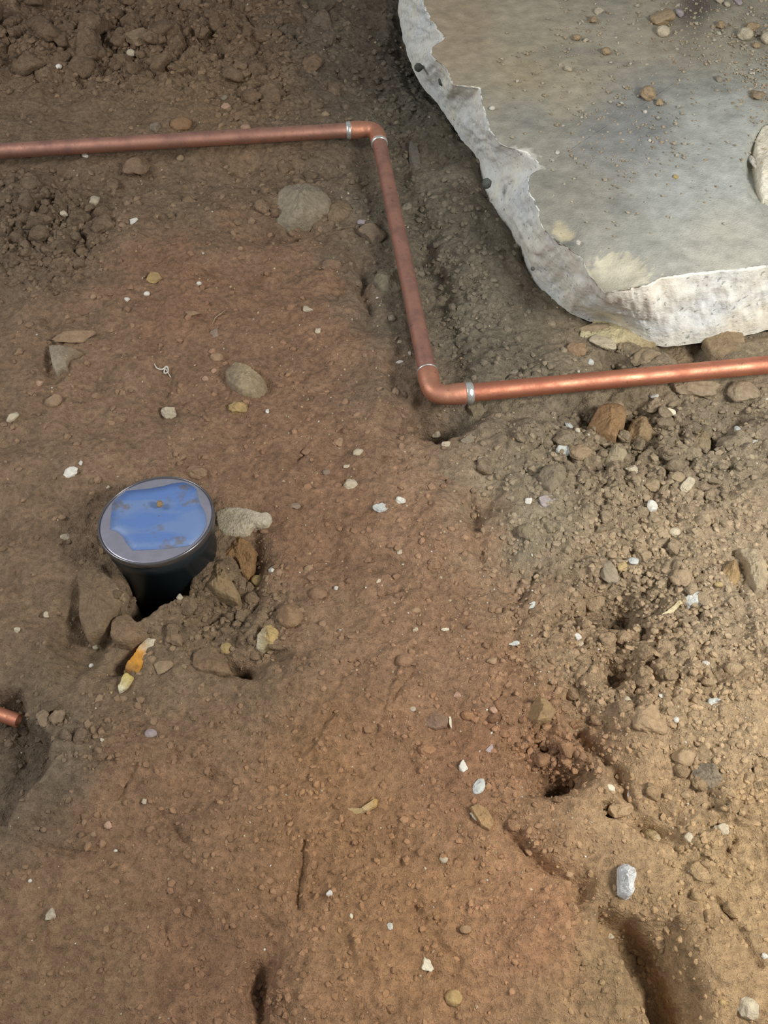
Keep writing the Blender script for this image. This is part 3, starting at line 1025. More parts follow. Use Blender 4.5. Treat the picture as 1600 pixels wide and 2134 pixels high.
OUTLINED = [
    ('flint_shard', 'stone', 'long orange-yellow flint shard with whitish end below the drain hollow', [(310, 1328), (329, 1331), (318, 1358), (300, 1388), (291, 1412), (284, 1413), (281, 1404), (270, 1406), (258, 1398), (262, 1388), (280, 1366), (292, 1346)], [(140, 108, 76), (196, 140, 60), (210, 150, 70), (206, 190, 160), (205, 196, 176)], 0.006, 55, 0.2, 0.0),
    ('flint_shard', 'stone', 'cream yellow flint flake at the foot of the orange shard', [(266, 1402), (280, 1412), (272, 1428), (258, 1440), (248, 1446), (246, 1434), (252, 1422), (256, 1410)], [(226, 220, 200), (214, 196, 140), (196, 174, 100)], 0.005, 60, 0.2, 0.0),
    ('rock', 'stone', 'whitish flat piece of mortar right of the lid', [(448, 1068), (470, 1060), (500, 1058), (530, 1066), (548, 1072), (562, 1068), (567, 1080), (558, 1094), (540, 1096), (524, 1098), (516, 1112), (490, 1118), (466, 1116), (452, 1104)], [(168, 156, 132), (188, 176, 154), (204, 194, 172)], 0.012, 10, 0.35, 0.1),
    ('rock', 'stone', 'smooth orange-tan rock right of the drain pipe', [(450, 1118), (470, 1116), (500, 1122), (524, 1134), (534, 1152), (530, 1180), (516, 1200), (504, 1196), (500, 1176), (488, 1166), (470, 1168), (456, 1158), (450, 1140)], [(150, 116, 78), (146, 112, 76)], 0.022, 0, 0.5, 0.15),
    ('clod', 'clod', 'crusty tan clod on the right rim of the drain hollow', [(412, 1172), (428, 1164), (446, 1174), (466, 1190), (484, 1212), (500, 1240), (496, 1256), (476, 1248), (450, 1240), (430, 1226), (416, 1204)], [(140, 118, 88), (150, 128, 92)], 0.024, 0, 0.6, 0.4),
    ('clod', 'clod', 'big dark clod forming the left rim of the drain hollow', [(158, 1190), (200, 1180), (246, 1190), (266, 1204), (268, 1240), (258, 1262), (240, 1284), (216, 1316), (180, 1330), (164, 1290), (168, 1240)], [(122, 102, 80), (128, 106, 82)], 0.030, 0, 0.5, 0.6),
    ('clod', 'clod', 'brown clod on the near left rim of the drain hollow', [(232, 1296), (250, 1284), (268, 1280), (290, 1302), (310, 1312), (300, 1330), (270, 1346), (246, 1344), (230, 1326)], [(128, 104, 80), (134, 110, 84)], 0.018, 0, 0.5, 0.5),
    ('clod', 'clod', 'big flat-topped brown clod below the drain hollow', [(402, 1358), (420, 1350), (452, 1354), (474, 1380), (484, 1404), (460, 1408), (420, 1402), (400, 1390)], [(130, 106, 82), (128, 104, 80)], 0.018, 0, 0.4, 0.5),
    ('rock', 'stone', 'big rounded grey stone lying between the left and middle pipes', [(570, 428), (578, 404), (602, 392), (640, 394), (668, 402), (692, 420), (686, 440), (660, 450), (630, 460), (600, 466), (576, 456)], [(150, 139, 120), (142, 130, 111)], 0.040, 0, 0.5, 0.0),
    ('rock', 'stone', 'tan stone leaning on the right of the big grey stone', [(672, 440), (690, 424), (712, 418), (728, 424), (736, 440), (726, 452), (704, 462), (684, 458)], [(136, 116, 90), (140, 120, 94)], 0.018, 0, 0.4, 0.3),
    ('rock', 'stone', 'grey-tan stone partly hidden behind the middle copper pipe', [(776, 588), (790, 562), (812, 554), (832, 560), (842, 590), (836, 612), (816, 616), (790, 610)], [(120, 112, 94), (140, 132, 110)], 0.022, 0, 0.5, 0.15),
    ('rock', 'stone', 'pointed grey plate standing out of the soil at far left', [(101, 720), (122, 724), (150, 728), (178, 738), (150, 750), (140, 762), (142, 772), (128, 772), (116, 778), (108, 760)], [(160, 150, 132), (150, 136, 114), (136, 112, 86)], 0.014, 0, 0.3, 0.1),
    ('rock', 'stone', 'rough grey-brown rock sunk in red soil in left centre', [(470, 776), (488, 764), (506, 768), (524, 774), (544, 790), (558, 806), (552, 826), (530, 834), (508, 832), (492, 820), (478, 806), (468, 790)], [(128, 114, 96), (166, 148, 120), (146, 128, 104)], 0.034, 0, 0.5, 0.0),
    ('rock', 'stone', 'largest orange-brown rock below the right copper pipe', [(1228, 878), (1240, 858), (1262, 846), (1282, 844), (1294, 850), (1304, 870), (1302, 890), (1292, 902), (1280, 924), (1256, 912), (1232, 902)], [(146, 112, 78), (150, 118, 84)], 0.036, 0, 0.5, 0.15),
    ('rock', 'stone', 'tan rock right of the largest orange-brown rock', [(1304, 902), (1312, 884), (1330, 872), (1348, 878), (1366, 896), (1368, 914), (1352, 928), (1330, 924), (1308, 922)], [(158, 134, 100), (160, 138, 106)], 0.030, 0, 0.5, 0.15),
    ('rock', 'stone', 'pale rounded rock below the largest orange-brown rock', [(1262, 960), (1270, 938), (1290, 924), (1302, 934), (1306, 952), (1294, 966), (1276, 970)], [(150, 136, 112), (166, 152, 126)], 0.024, 0, 0.5, 0.1),
    ('clod', 'clod', 'rough round grey clod in the right rubble', [(1120, 990), (1134, 974), (1160, 968), (1180, 976), (1180, 996), (1166, 1016), (1146, 1028), (1128, 1012)], [(126, 114, 96), (134, 122, 102)], 0.024, 0, 0.5, 0.3),
    ('clod', 'clod', 'steep tan clod left of a dark hole near right edge', [(1416, 926), (1444, 898), (1464, 874), (1474, 884), (1472, 904), (1478, 932), (1476, 962), (1446, 970), (1420, 952)], [(148, 130, 102), (156, 138, 108)], 0.036, 0, 0.5, 0.3),
    ('rock', 'stone', 'pale yellowish flat stone wedged under the slab corner', [(1202, 696), (1226, 688), (1240, 656), (1290, 646), (1340, 686), (1376, 712), (1366, 728), (1330, 730), (1300, 724), (1284, 728), (1268, 734), (1250, 722), (1234, 714), (1204, 712)], [(202, 192, 154), (194, 182, 146), (160, 142, 108)], 0.030, 0, 0.35, 0.05),
    ('clod', 'clod', 'large tan clod under the slab, left of a dark gap', [(1352, 752), (1366, 726), (1396, 706), (1428, 708), (1452, 728), (1476, 746), (1450, 760), (1400, 764)], [(150, 130, 102), (146, 126, 98)], 0.017, 0, 0.5, 0.3),
    ('clod', 'clod', 'large tan clod under the slab, right of a dark gap', [(1464, 708), (1480, 700), (1520, 694), (1548, 696), (1556, 720), (1540, 738), (1504, 746), (1484, 738)], [(150, 130, 102), (144, 124, 98)], 0.018, 0, 0.5, 0.3),
    ('shell', 'shell', 'thin cream curved shell edge in the right-hand soil', [(1370, 1292), (1372, 1284), (1386, 1278), (1400, 1266), (1412, 1254), (1428, 1248), (1430, 1256), (1416, 1262), (1404, 1278), (1390, 1286)], [(226, 214, 180), (214, 196, 150)], 0.007, 30, 0.3, 0.0),
    ('stone', 'stone', 'white chunk at the top end of the cream shell edge', [(1424, 1250), (1432, 1240), (1450, 1236), (1462, 1240), (1470, 1252), (1462, 1262), (1448, 1258), (1436, 1262)], [(222, 222, 216), (216, 216, 212)], 0.012, 0, 0.4, 0.0),
    ('rock', 'stone', 'light blue-grey rough stone casting a shadow at lower right', [(1284, 1808), (1298, 1802), (1322, 1810), (1322, 1830), (1316, 1848), (1318, 1866), (1304, 1877), (1296, 1870), (1286, 1868), (1284, 1840)], [(216, 217, 217), (220, 220, 218)], 0.036, 0, 0.4, 0.0),
    ('rock', 'stone', 'dark grey rough rock near the right edge', [(1436, 1610), (1444, 1598), (1466, 1594), (1496, 1598), (1516, 1606), (1520, 1626), (1500, 1634), (1484, 1650), (1460, 1640), (1440, 1628)], [(124, 114, 100), (140, 128, 110)], 0.026, 0, 0.5, 0.15),
    ('rock', 'stone', 'brown angular stone at the head of the dark gully', [(1100, 1476), (1116, 1456), (1140, 1462), (1162, 1482), (1148, 1500), (1118, 1508), (1102, 1498)], [(146, 122, 88), (152, 130, 96)], 0.026, 0, 0.5, 0.2),
    ('rock', 'stone', 'long pale boulder at the right edge', [(1530, 1150), (1548, 1146), (1576, 1156), (1594, 1176), (1600, 1206), (1594, 1232), (1574, 1240), (1560, 1216), (1548, 1182)], [(166, 150, 124), (176, 160, 134)], 0.030, 0, 0.5, 0.15),
    ('rock', 'stone', 'orange-tan rock left of the long pale boulder', [(1496, 1206), (1506, 1184), (1526, 1172), (1540, 1184), (1542, 1206), (1530, 1224), (1510, 1222)], [(160, 132, 92), (172, 142, 98)], 0.026, 0, 0.5, 0.2),
    ('root_piece', 'root', 'long cream root piece lying across lower centre', [(711, 1692), (722, 1686), (734, 1684), (742, 1692), (760, 1684), (776, 1678), (780, 1664), (788, 1664), (786, 1682), (764, 1692), (742, 1700), (722, 1702), (712, 1702)], [(198, 178, 144), (184, 158, 114), (196, 170, 128), (176, 140, 84)], 0.007, 12, 0.45, 0.0),
    ('stone', 'stone', 'tan angular plate below the oval white stone', [(976, 1684), (994, 1676), (1016, 1690), (1030, 1716), (1020, 1736), (1004, 1728), (992, 1710)], [(176, 146, 106), (164, 132, 94)], 0.010, 0, 0.25, 0.2),
    ('stone', 'stone', 'big pale yellow pebble below right of the drain', [(532, 1346), (536, 1328), (548, 1312), (566, 1306), (582, 1318), (586, 1334), (576, 1346), (560, 1350), (544, 1352)], [(206, 196, 172), (180, 156, 108), (186, 160, 108)], 0.022, 0, 0.5, 0.0),
    ('stone', 'stone', 'smooth grey flat stone in lower centre', [(880, 1504), (896, 1488), (930, 1484), (936, 1500), (930, 1516), (906, 1520), (886, 1514)], [(134, 116, 100), (128, 110, 96)], 0.010, 0, 0.3, 0.4),
    ('rock', 'stone', 'tan rock with pale tip above the blue-grey stone', [(1334, 1728), (1352, 1728), (1374, 1742), (1382, 1768), (1366, 1772), (1350, 1756), (1336, 1744)], [(160, 138, 100), (170, 150, 114), (206, 196, 172)], 0.020, -40, 0.5, 0.1),
    ('rock', 'stone', 'flat tan stone under the right pipe close to the lower elbow', [(972, 836), (1012, 832), (1020, 856), (1008, 866), (984, 866), (974, 852)], [(146, 132, 108), (140, 126, 104)], 0.010, 0, 0.3, 0.2),
]
for a in OUTLINED:
    outline_stone(*a)

# px, py, width, height, turn, kind, colour, label, name (default stone)
STONES = [
    # upper left: heap and left pipe
    (290, 81, 58, 34, 10, 'plate', 'tan', 'pale beige flat chunk in the heap above the left copper pipe'),
    (275, 114, 21, 15, 0, 'round', 'pale', 'small pale pebble just below the beige flat chunk in the heap'),
    (378, 262, 46, 30, 5, 'round', 'orange', 'round tan-orange stone touching the back of the left copper pipe'),
    (323, 268, 24, 28, 0, 'lump', 'grey', 'grey pebble behind the pipe, left of the round tan-orange stone'),
    (512, 267, 22, 12, 0, 'round', 'pink', 'small pinkish pebble behind the pipe, right of the tan-orange stone'),
    (471, 224, 22, 17, 0, 'lump', 'pink', 'larger pinkish tan pebble of a pair above the left pipe'),
    (467, 206, 16, 12, 0, 'lump', 'grey', 'smaller grey pebble of a pair above the left pipe'),
    (197, 418, 24, 24, 0, 'angular', 'pale', 'large pale pebble below the left pipe, among brown clods'),
    (135, 446, 17, 15, 0, 'angular', 'pale', 'middle pale pebble of three in the dark clods at left'),
    (79, 476, 14, 18, 0, 'round', 'pale', 'lowest pale pebble of three in the dark clods at left'),
    (279, 461, 20, 10, 40, 'shard', 'white', 'slim whitish chip lying in the dark trough below left pipe', 'stone_chip'),
    (177, 326, 15, 12, 0, 'angular', 'white', 'white fragment tucked against the front of the left copper pipe', 'stone_chip'),
    (376, 331, 16, 14, 0, 'round', 'tan', 'small tan pebble in front of the middle of the left pipe'),
    (285, 352, 58, 62, 0, 'lump', 'brown', 'big brown clod hanging below the left copper pipe', 'clod'),
    (123, 141, 13, 10, 0, 'round', 'white', 'tiny white pebble in the upper left heap'),
    (191, 152, 9, 8, 0, 'round', 'yellow', 'tiny yellowish pebble in the upper left heap'),
    (500, 518, 15, 9, -20, 'plate', 'tan', 'small tan flake on smooth red soil above centre left', 'stone_chip'),
    (395, 420, 30, 22, 0, 'lump', 'brown', 'brown pebble in the dark trough left of the big grey stone'),
    (753, 464, 20, 20, 25, 'angular', 'lav', 'lavender-white square fragment beside the middle copper pipe', 'stone_chip'),
    (678, 238, 20, 14, 0, 'angular', 'tan', 'tan pebble just behind the right end of the left pipe'),
    (798, 211, 24, 12, 0, 'plate', 'grey', 'pale grey chip in the dark soil above the upper elbow', 'stone_chip'),
    (694, 189, 32, 46, 0, 'lump', 'brown', 'upright brown stone in shadow left above the upper elbow'),
    (650, 143, 44, 52, 0, 'lump', 'orange', 'orange-brown clod at the right end of the upper heap', 'clod'),
    (862, 328, 26, 72, 8, 'shard', 'dgrey', 'long grey sliver standing in dark soil right of middle pipe', 'rock'),
    (846, 433, 26, 18, 0, 'lump', 'grey', 'small grey stone close to the right side of middle pipe'),
    (875, 572, 22, 14, 0, 'angular', 'grey', 'pale grey pebble just right of the middle copper pipe'),
    (817, 665, 18, 16, 0, 'round', 'grey', 'round grey pebble left of the middle pipe, below the hidden stone'),
    (775, 490, 60, 40, 0, 'plate', 'brown', 'flat brown stone left of the middle pipe, half sunk', 'rock'),
    (690, 553, 44, 24, 0, 'plate', 'brown', 'flat brown stone sunk in red soil left of middle pipe'),
    # left middle
    (322, 581, 34, 22, -25, 'plate', 'yellow', 'yellowish tan stone above two white pebbles at left'),
    (306, 613, 13, 11, 0, 'round', 'white', 'right one of two small white pebbles at left'),
    (265, 624, 14, 13, 0, 'angular', 'white', 'left one of two small white pebbles at left'),
    (415, 592, 11, 10, 0, 'round', 'white', 'tiny lone white pebble on red soil right of the yellowish stone'),
    (195, 620, 13, 13, 0, 'round', 'tan', 'small tan pebble left of the two small white pebbles'),
    (403, 654, 34, 15, 5, 'plate', 'tan', 'flat tan flake on the red soil in left centre'),
    (155, 704, 92, 28, 8, 'plate', 'tan', 'long flat tan lump above the pointed grey plate', 'clod'),
    (82, 800, 17, 13, 0, 'angular', 'pink', 'small pinkish pebble below left of the pointed grey plate'),
    (113, 838, 32, 34, -30, 'round', 'tan', 'oval tan stone below the pointed grey plate'),
    (132, 810, 24, 18, 0, 'angular', 'brown', 'brown fragment between the pointed plate and the oval stone'),
    (28, 870, 26, 24, 10, 'angular', 'pale', 'pale triangular stone near the left edge, above the lid'),
    (352, 862, 34, 30, 0, 'lump', 'pale', 'pale rounded stone on smooth red soil above the lid'),
    (497, 851, 42, 30, 0, 'lump', 'yellow', 'yellowish stone below the rough grey-brown rock'),
    (452, 747, 28, 24, 0, 'round', 'tan', 'tan pebble at the upper left of the rough grey-brown rock'),
    (446, 774, 12, 14, 0, 'angular', 'pink', 'small pink chip at the left of the rough grey-brown rock', 'stone_chip'),
    (428, 790, 14, 12, 0, 'angular', 'pink', 'pinkish pebble furthest left beside the rough grey-brown rock'),
    (447, 694, 22, 22, 0, 'plate', 'grey', 'pale grey flake above the rough grey-brown rock', 'stone_chip'),
    (148, 986, 32, 24, 20, 'angular', 'white', 'white angular fragment at far left above the lid', 'stone_chip'),
    (168, 966, 9, 12, 0, 'angular', 'white', 'tiny white chip beside the white angular fragment', 'stone_chip'),
    (410, 986, 52, 32, -15, 'lump', 'tan', 'tan clod just behind the upper right of the lid', 'clod'),
    (225, 1016, 10, 8, 0, 'angular', 'pale', 'tiny pale chip just above the left of the lid', 'stone_chip'),
    # centre
    (642, 646, 22, 13, -5, 'angular', 'pale', 'pale pebble on red soil left of the middle pipe'),
    (662, 690, 13, 15, 0, 'angular', 'pale', 'small upright pale chip below the pale pebble in red soil', 'stone_chip'),
    (833, 713, 11, 8, 0, 'angular', 'pale', 'small pale bit left of the middle pipe near its foot', 'stone_chip'),
    (833, 755, 17, 8, 0, 'plate', 'white', 'flat white chip left of the lower elbow', 'stone_chip'),
    (853, 737, 6, 14, 0, 'shard', 'white', 'thin upright white chip touching the foot of the middle pipe', 'stone_chip'),
    (706, 922, 22, 20, 25, 'plate', 'tan', 'tan flat pebble, upper left of three below the lower elbow'),
    (746, 944, 24, 17, 30, 'round', 'pale', 'pale oval pebble below and right of the tan flat pebble'),
    (722, 973, 14, 12, 0, 'angular', 'pale', 'small pale pebble above the round grey-white stone'),
    (731, 1011, 31, 27, 0, 'round', 'pale', 'round grey-white stone in the centre of the red soil'),
    (680, 985, 17, 15, 0, 'round', 'grey', 'small grey pebble left of the round grey-white stone'),
    (557, 857, 8, 14, 10, 'angular', 'white', 'small white chip right of the yellowish stone in left centre', 'stone_chip'),
    (909, 906, 21, 18, 0, 'angular', 'pale', 'upper of two whitish pebbles just below the lower elbow'),
    (929, 927, 19, 13, 0, 'plate', 'pale', 'lower of two whitish pebbles just below the lower elbow'),
    (975, 917, 32, 16, 35, 'plate', 'grey', 'slanted grey flake below the lower elbow', 'stone_chip'),
    (1003, 960, 19, 18, 0, 'angular', 'grey', 'grey pebble below the slanted grey flake'),
    (835, 1044, 22, 17, 0, 'angular', 'white', 'white angular pebble beside the white slanted plate in centre'),
    (795, 1058, 36, 19, 20, 'plate', 'bluew', 'white slanted plate in the centre right of the round stone'),
    (614, 1056, 26, 17, 0, 'angular', 'grey', 'pale grey stone halfway between lid and white slanted plate'),
    (640, 940, 26, 16, 40, 'plate', 'brown', 'brown slab of crust left of the tan flat pebble', 'clod'),
    # right middle: rubble under the slab
    (1185, 887, 18, 17, 0, 'angular', 'bluew', 'bluish white pebble in rubble under the right pipe'),
    (1203, 897, 11, 11, 0, 'round', 'pale', 'tiny pale pebble right of the bluish white pebble'),
    (1175, 942, 34, 26, 0, 'angular', 'bluew', 'pale grey-green stone below the bluish white pebble'),
    (1210, 945, 50, 40, 0, 'lump', 'orange', 'orange clod between pale grey-green stone and pale rounded rock', 'clod'),
    (1317, 979, 30, 22, 0, 'angular', 'pale', 'pale pebble right below the pale rounded rock'),
    (1390, 858, 34, 16, -5, 'plate', 'cream', 'cream flat chip in rubble below the right pipe', 'stone_chip'),
    (1362, 828, 20, 17, 0, 'angular', 'bluew', 'whitish square pebble close under the right pipe'),
    (1357, 1008, 38, 34, 0, 'angular', 'tan', 'pale tan angular stone in the right rubble'),
    (1432, 1010, 26, 36, -25, 'plate', 'pale', 'pale oval plate standing in the right rubble'),
    (1410, 996, 36, 22, 0, 'plate', 'tan', 'tan plate leaning left of the pale oval plate'),
    (1452, 1010, 13, 17, 0, 'angular', 'pale', 'small pale pebble right of the pale oval plate'),
    (1358, 1055, 22, 30, 0, 'round', 'white', 'white upright stone below the pale tan angular stone'),
    (1537, 897, 15, 24, -15, 'angular', 'bluew', 'bluish white upright chip near the right edge', 'stone_chip'),
    (1573, 922, 18, 11, 0, 'round', 'bluew', 'flat bluish white pebble at the right edge'),
    (1230, 755, 14, 15, 0, 'angular', 'bluew', 'bluish white pebble just behind the right copper pipe'),
    (1070, 778, 22, 17, 0, 'angular', 'grey', 'grey pebble behind the left part of the right pipe'),
    (1200, 729, 42, 36, 0, 'angular', 'orange', 'orange-brown stone beneath the corner of the slab'),
    (1258, 712, 60, 34, -25, 'plate', 'pale', 'pale wedge of stone below the yellowish flat stone', 'rock'),
    (1235, 686, 74, 34, 0, 'angular', 'tan', 'tan rock wedged under the slab left of the yellowish stone', 'rock'),
    (1345, 745, 70, 40, 30, 'lump', 'tan', 'leaning tan clod behind the right pipe below the slab', 'clod'),
    (1555, 694, 24, 16, 20, 'angular', 'bluew', 'bluish white bit broken off under the slab edge', 'stone_chip'),
    (1450, 812, 100, 44, 0, 'lump', 'tan', 'wide tan clod in front of the right pipe', 'clod'),
    (1548, 820, 70, 50, 0, 'angular', 'tan', 'tan clod in front of the right pipe at right edge', 'clod'),
    (1270, 805, 46, 12, 4, 'plate', 'pale', 'long pale flake tucked under the right copper pipe', 'stone_chip'),
    (1101, 1045, 16, 18, 0, 'angular', 'white', 'small white pebble left of the lavender flat stone'),
    (1140, 1044, 38, 24, 25, 'plate', 'lav', 'lavender grey flat stone below the rough round grey clod'),
    # right
    (1405, 1110, 24, 22, 0, 'round', 'pale', 'pale round pebble high on the right-hand soil'),
    (1265, 1190, 38, 66, 15, 'lump', 'grey', 'long grey stone at the upper edge of the round hollow'),
    (1293, 1183, 27, 26, 0, 'lump', 'yellow', 'yellow-tan pebble right of the long grey stone'),
    (1320, 1170, 22, 17, 0, 'angular', 'bluew', 'bluish white pebble in the hollow right of the yellow-tan pebble'),
    (1340, 1155, 32, 38, 20, 'lump', 'tan', 'tan stone above the round hollow, right of the bluish pebble'),
    (1297, 1150, 25, 28, 0, 'lump', 'tan', 'tan pebble above the yellow-tan pebble'),
    (1275, 1158, 20, 20, 0, 'round', 'tan', 'round tan pebble at the tip of the long grey stone'),
    (1415, 1205, 42, 52, 0, 'lump', 'brown', 'brown rock right of the round hollow', 'rock'),
    (1497, 1219, 20, 14, 0, 'round', 'yellow', 'yellow-tan pebble at the foot of the orange-tan rock'),
    (1438, 1272, 44, 24, 0, 'plate', 'tan', 'smooth tan plate below the white chunk'),
    (1408, 1500, 16, 15, 0, 'round', 'white', 'round white pebble on the bright right-hand soil'),
    (1493, 1465, 38, 23, 10, 'plate', 'bluew', 'bluish white flat stone on the right-hand soil'),
    (1378, 1450, 14, 13, 0, 'angular', 'white', 'small white pebble above the round white pebble'),
    (1305, 1460, 21, 19, 0, 'angular', 'pale', 'pale pebble right of the dark gully'),
    (1070, 1341, 26, 13, 0, 'angular', 'bluew', 'bluish white flake at the edge between red and tan soil', 'stone_chip'),
    (1202, 1326, 19, 20, 0, 'angular', 'white', 'upper white chip left of the small dark hole', 'stone_chip'),
    (1206, 1342, 20, 12, 0, 'plate', 'pale', 'lower pale chip left of the small dark hole', 'stone_chip'),
    (1470, 1382, 16, 11, 0, 'angular', 'white', 'white triangular chip above the bluish white flat stone', 'stone_chip'),
    (1107, 1263, 24, 12, 30, 'plate', 'bluew', 'slim whitish flake left of the round hollow', 'stone_chip'),
    (1530, 1395, 44, 34, 0, 'round', 'tan', 'round tan clod at the right edge beside the white chip', 'clod'),
    (1425, 1580, 50, 44, 0, 'round', 'tan', 'round tan clod above the dark grey rock', 'clod'),
    (1350, 1500, 80, 70, 0, 'lump', 'tan', 'broad tan mound of soil right of the dark gully', 'clod'),
    # around the drain
    (138, 1120, 24, 14, 5, 'angular', 'pale', 'pale chip left of the lid', 'stone_chip'),
    (424, 1173, 18, 14, 0, 'round', 'yellow', 'small yellowish pebble against the drain pipe'),
    (536, 1212, 26, 28, 0, 'round', 'yellow', 'yellow-brown round pebble below the orange-tan rock'),
    (567, 1187, 18, 16, 0, 'angular', 'white', 'bright white pebble right of the orange-tan rock'),
    (341, 1393, 42, 34, 0, 'plate', 'tan', 'flat tan stone right of the orange flint shard'),
    (471, 1353, 26, 28, 0, 'round', 'yellow', 'yellow pebble left of the big two-tone pebble'),
    (200, 1349, 14, 14, 0, 'round', 'pale', 'upper pale pebble left of the orange flint shard'),
    (191, 1388, 12, 11, 0, 'round', 'white', 'lower pale pebble left of the orange flint shard'),
    (37, 1313, 15, 13, 0, 'angular', 'pale', 'pale pebble near the left edge above the cut pipe'),
    (98, 1282, 14, 14, 0, 'angular', 'pale', 'pale chip left of the drain hollow', 'stone_chip'),
    (375, 1245, 14, 16, 0, 'angular', 'pale', 'pale pebble on the near rim of the drain hollow'),
    (365, 1331, 40, 46, 0, 'lump', 'brown', 'brown clod right of the top of the orange flint shard', 'clod'),
    (315, 1530, 26, 24, 0, 'round', 'lav', 'purple-grey pebble below the flint flakes'),
    (215, 1543, 14, 10, 0, 'angular', 'pale', 'small pale chip left of the purple-grey pebble', 'stone_chip'),
    (92, 1500, 30, 44, 20, 'lump', 'tan', 'tan clod right of the cut pipe end, left of its twin', 'clod'),
    (120, 1497, 30, 38, -20, 'lump', 'tan', 'tan clod right of its twin beside the cut pipe end', 'clod'),
    # lower centre
    (605, 1285, 54, 62, 0, 'round', 'orange', 'round brown clod above the big pale yellow pebble', 'clod'),
    (663, 1240, 38, 34, 0, 'round', 'brown', 'round dark brown clod right above the other round clod', 'clod'),
    (643, 1187, 22, 20, 0, 'lump', 'tan', 'tan pebble in the crumbs right of the drain'),
    (700, 1226, 10, 10, 0, 'round', 'white', 'tiny white pebble right of the round dark brown clod'),
    (790, 1211, 8, 16, -35, 'shard', 'pale', 'slim slanted pale chip in centre', 'stone_chip'),
    (832, 1150, 13, 14, 0, 'angular', 'pale', 'pale pebble above the slim slanted chip'),
    (866, 1273, 22, 15, 0, 'round', 'tan', 'pale tan pebble set in the trodden centre soil'),
    (865, 1312, 13, 8, 15, 'plate', 'pale', 'thin pale flake below the pale tan pebble', 'stone_chip'),
    (927, 1312, 18, 8, -3, 'plate', 'cream', 'short straight cream chip right of the thin pale flake', 'stone_chip'),
    (842, 1378, 36, 32, 0, 'round', 'brown', 'round brown pebble set in trodden soil'),
    (860, 1478, 14, 12, 0, 'round', 'pale', 'small pale pebble left of the grey flat stone'),
    (938, 1500, 6, 40, 3, 'shard', 'cream', 'upright cream splinter against the grey flat stone', 'wood_splinter'),
    (975, 1492, 30, 22, 0, 'round', 'orange', 'orange-brown pebble right of the cream splinter'),
    (1028, 1481, 18, 16, 0, 'angular', 'pink', 'pinkish white pebble right of the orange-brown pebble'),
    (1018, 1565, 14, 32, -25, 'shard', 'lav', 'lavender-white upright shard above the oval white stone', 'stone_chip'),
    (965, 1597, 20, 28, 10, 'angular', 'white', 'white pointed stone left of the oval white stone'),
    (998, 1640, 24, 42, -35, 'round', 'bluew', 'smooth oval white stone in lower centre'),
    (985, 1697, 11, 34, 20, 'shard', 'cream', 'cream edge of flake below the oval white stone', 'stone_chip'),
    (1025, 1378, 24, 17, 0, 'lump', 'tan', 'pale tan pebble at the red soil edge in centre'),
    (890, 1566, 40, 30, 0, 'lump', 'orange', 'brown clod left of the white pointed stone', 'clod'),
    (952, 1448, 17, 14, 0, 'angular', 'pink', 'pale pinkish chip above the cream splinter', 'stone_chip'),
    (890, 2012, 30, 26, -35, 'plate', 'cream', 'cream stone near the bottom of the picture'),
    (945, 2080, 36, 34, 0, 'round', 'yellow', 'round yellow-brown pebble near the bottom of the picture'),
    (970, 1937, 26, 20, 0, 'round', 'tan', 'pale tan pebble above the cream stone at the bottom'),
    (924, 1792, 19, 16, 0, 'round', 'pale', 'pale pebble below the tan angular plate'),
    (688, 1862, 18, 14, 40, 'angular', 'white', 'small white chip right of the soil ridge at bottom', 'stone_chip'),
    (812, 1930, 14, 18, 0, 'angular', 'white', 'white bit in lower centre above the cream stone', 'stone_chip'),
    (732, 1909, 7, 12, 20, 'round', 'cream', 'tiny cream grain left of the white bit in lower centre', 'stone_chip'),
    # lower left
    (107, 1905, 24, 30, -10, 'angular', 'pale', 'pale lone stone in the lower left corner'),
    (226, 1720, 18, 18, 0, 'angular', 'pink', 'pinkish white pebble in the lower left soil'),
    (195, 1740, 14, 12, 0, 'angular', 'tan', 'small tan pebble left of the pinkish white pebble'),
    (63, 1836, 9, 8, 0, 'round', 'white', 'tiny white pebble above the pale lone stone'),
    (302, 1670, 13, 14, 0, 'angular', 'pale', 'pale chip above right of the pinkish white pebble', 'stone_chip'),
    (241, 1773, 8, 7, 0, 'round', 'white', 'tiny white pebble below the pinkish white pebble'),
    # lower right
    (1273, 1642, 14, 22, 20, 'shard', 'cream', 'cream chip right of the dark hole at lower right', 'stone_chip'),
    (1310, 1658, 9, 28, -18, 'shard', 'lav', 'lavender sliver right of the cream chip', 'stone_chip'),
    (1292, 1688, 56, 40, 0, 'lump', 'tan', 'tan clod overhanging a small dark hollow', 'clod'),
    (1434, 1746, 20, 24, 0, 'round', 'pale', 'pale pebble right of the tan rock with pale tip'),
    (1428, 1656, 24, 20, 0, 'round', 'tan', 'round tan pebble below left of the dark grey rock'),
    (1270, 1950, 18, 16, 0, 'angular', 'pale', 'pale pebble below the blue-grey stone'),
    (1558, 2102, 46, 46, -30, 'angular', 'pale', 'pale rock at the lower right corner', 'rock'),
    (1593, 1992, 15, 13, 0, 'angular', 'white', 'small white stone cut by the right edge at bottom'),
    (1187, 1822, 19, 17, 0, 'lump', 'tan', 'tan pebble left of the blue-grey stone'),
    (1503, 1728, 34, 28, 0, 'angular', 'pale', 'pale rough stone below the dark grey rock'),
    (1505, 2090, 14, 13, 0, 'round', 'yellow', 'small yellowish pebble left of the corner rock'),
    (1192, 1924, 16, 12, 0, 'round', 'orange', 'small orange pebble at the edge of the dark gully below'),
]
for s in STONES:
    nm = s[8] if len(s) > 8 else 'stone'
    ct = {'rock': 'stone', 'stone_chip': 'stone', 'clod': 'clod', 'flint_shard': 'stone', 'wood_splinter': 'wood', 'root_piece': 'root', 'shell': 'shell'}.get(nm, 'stone')
    stone(*s[:8], name=nm, cat=ct)

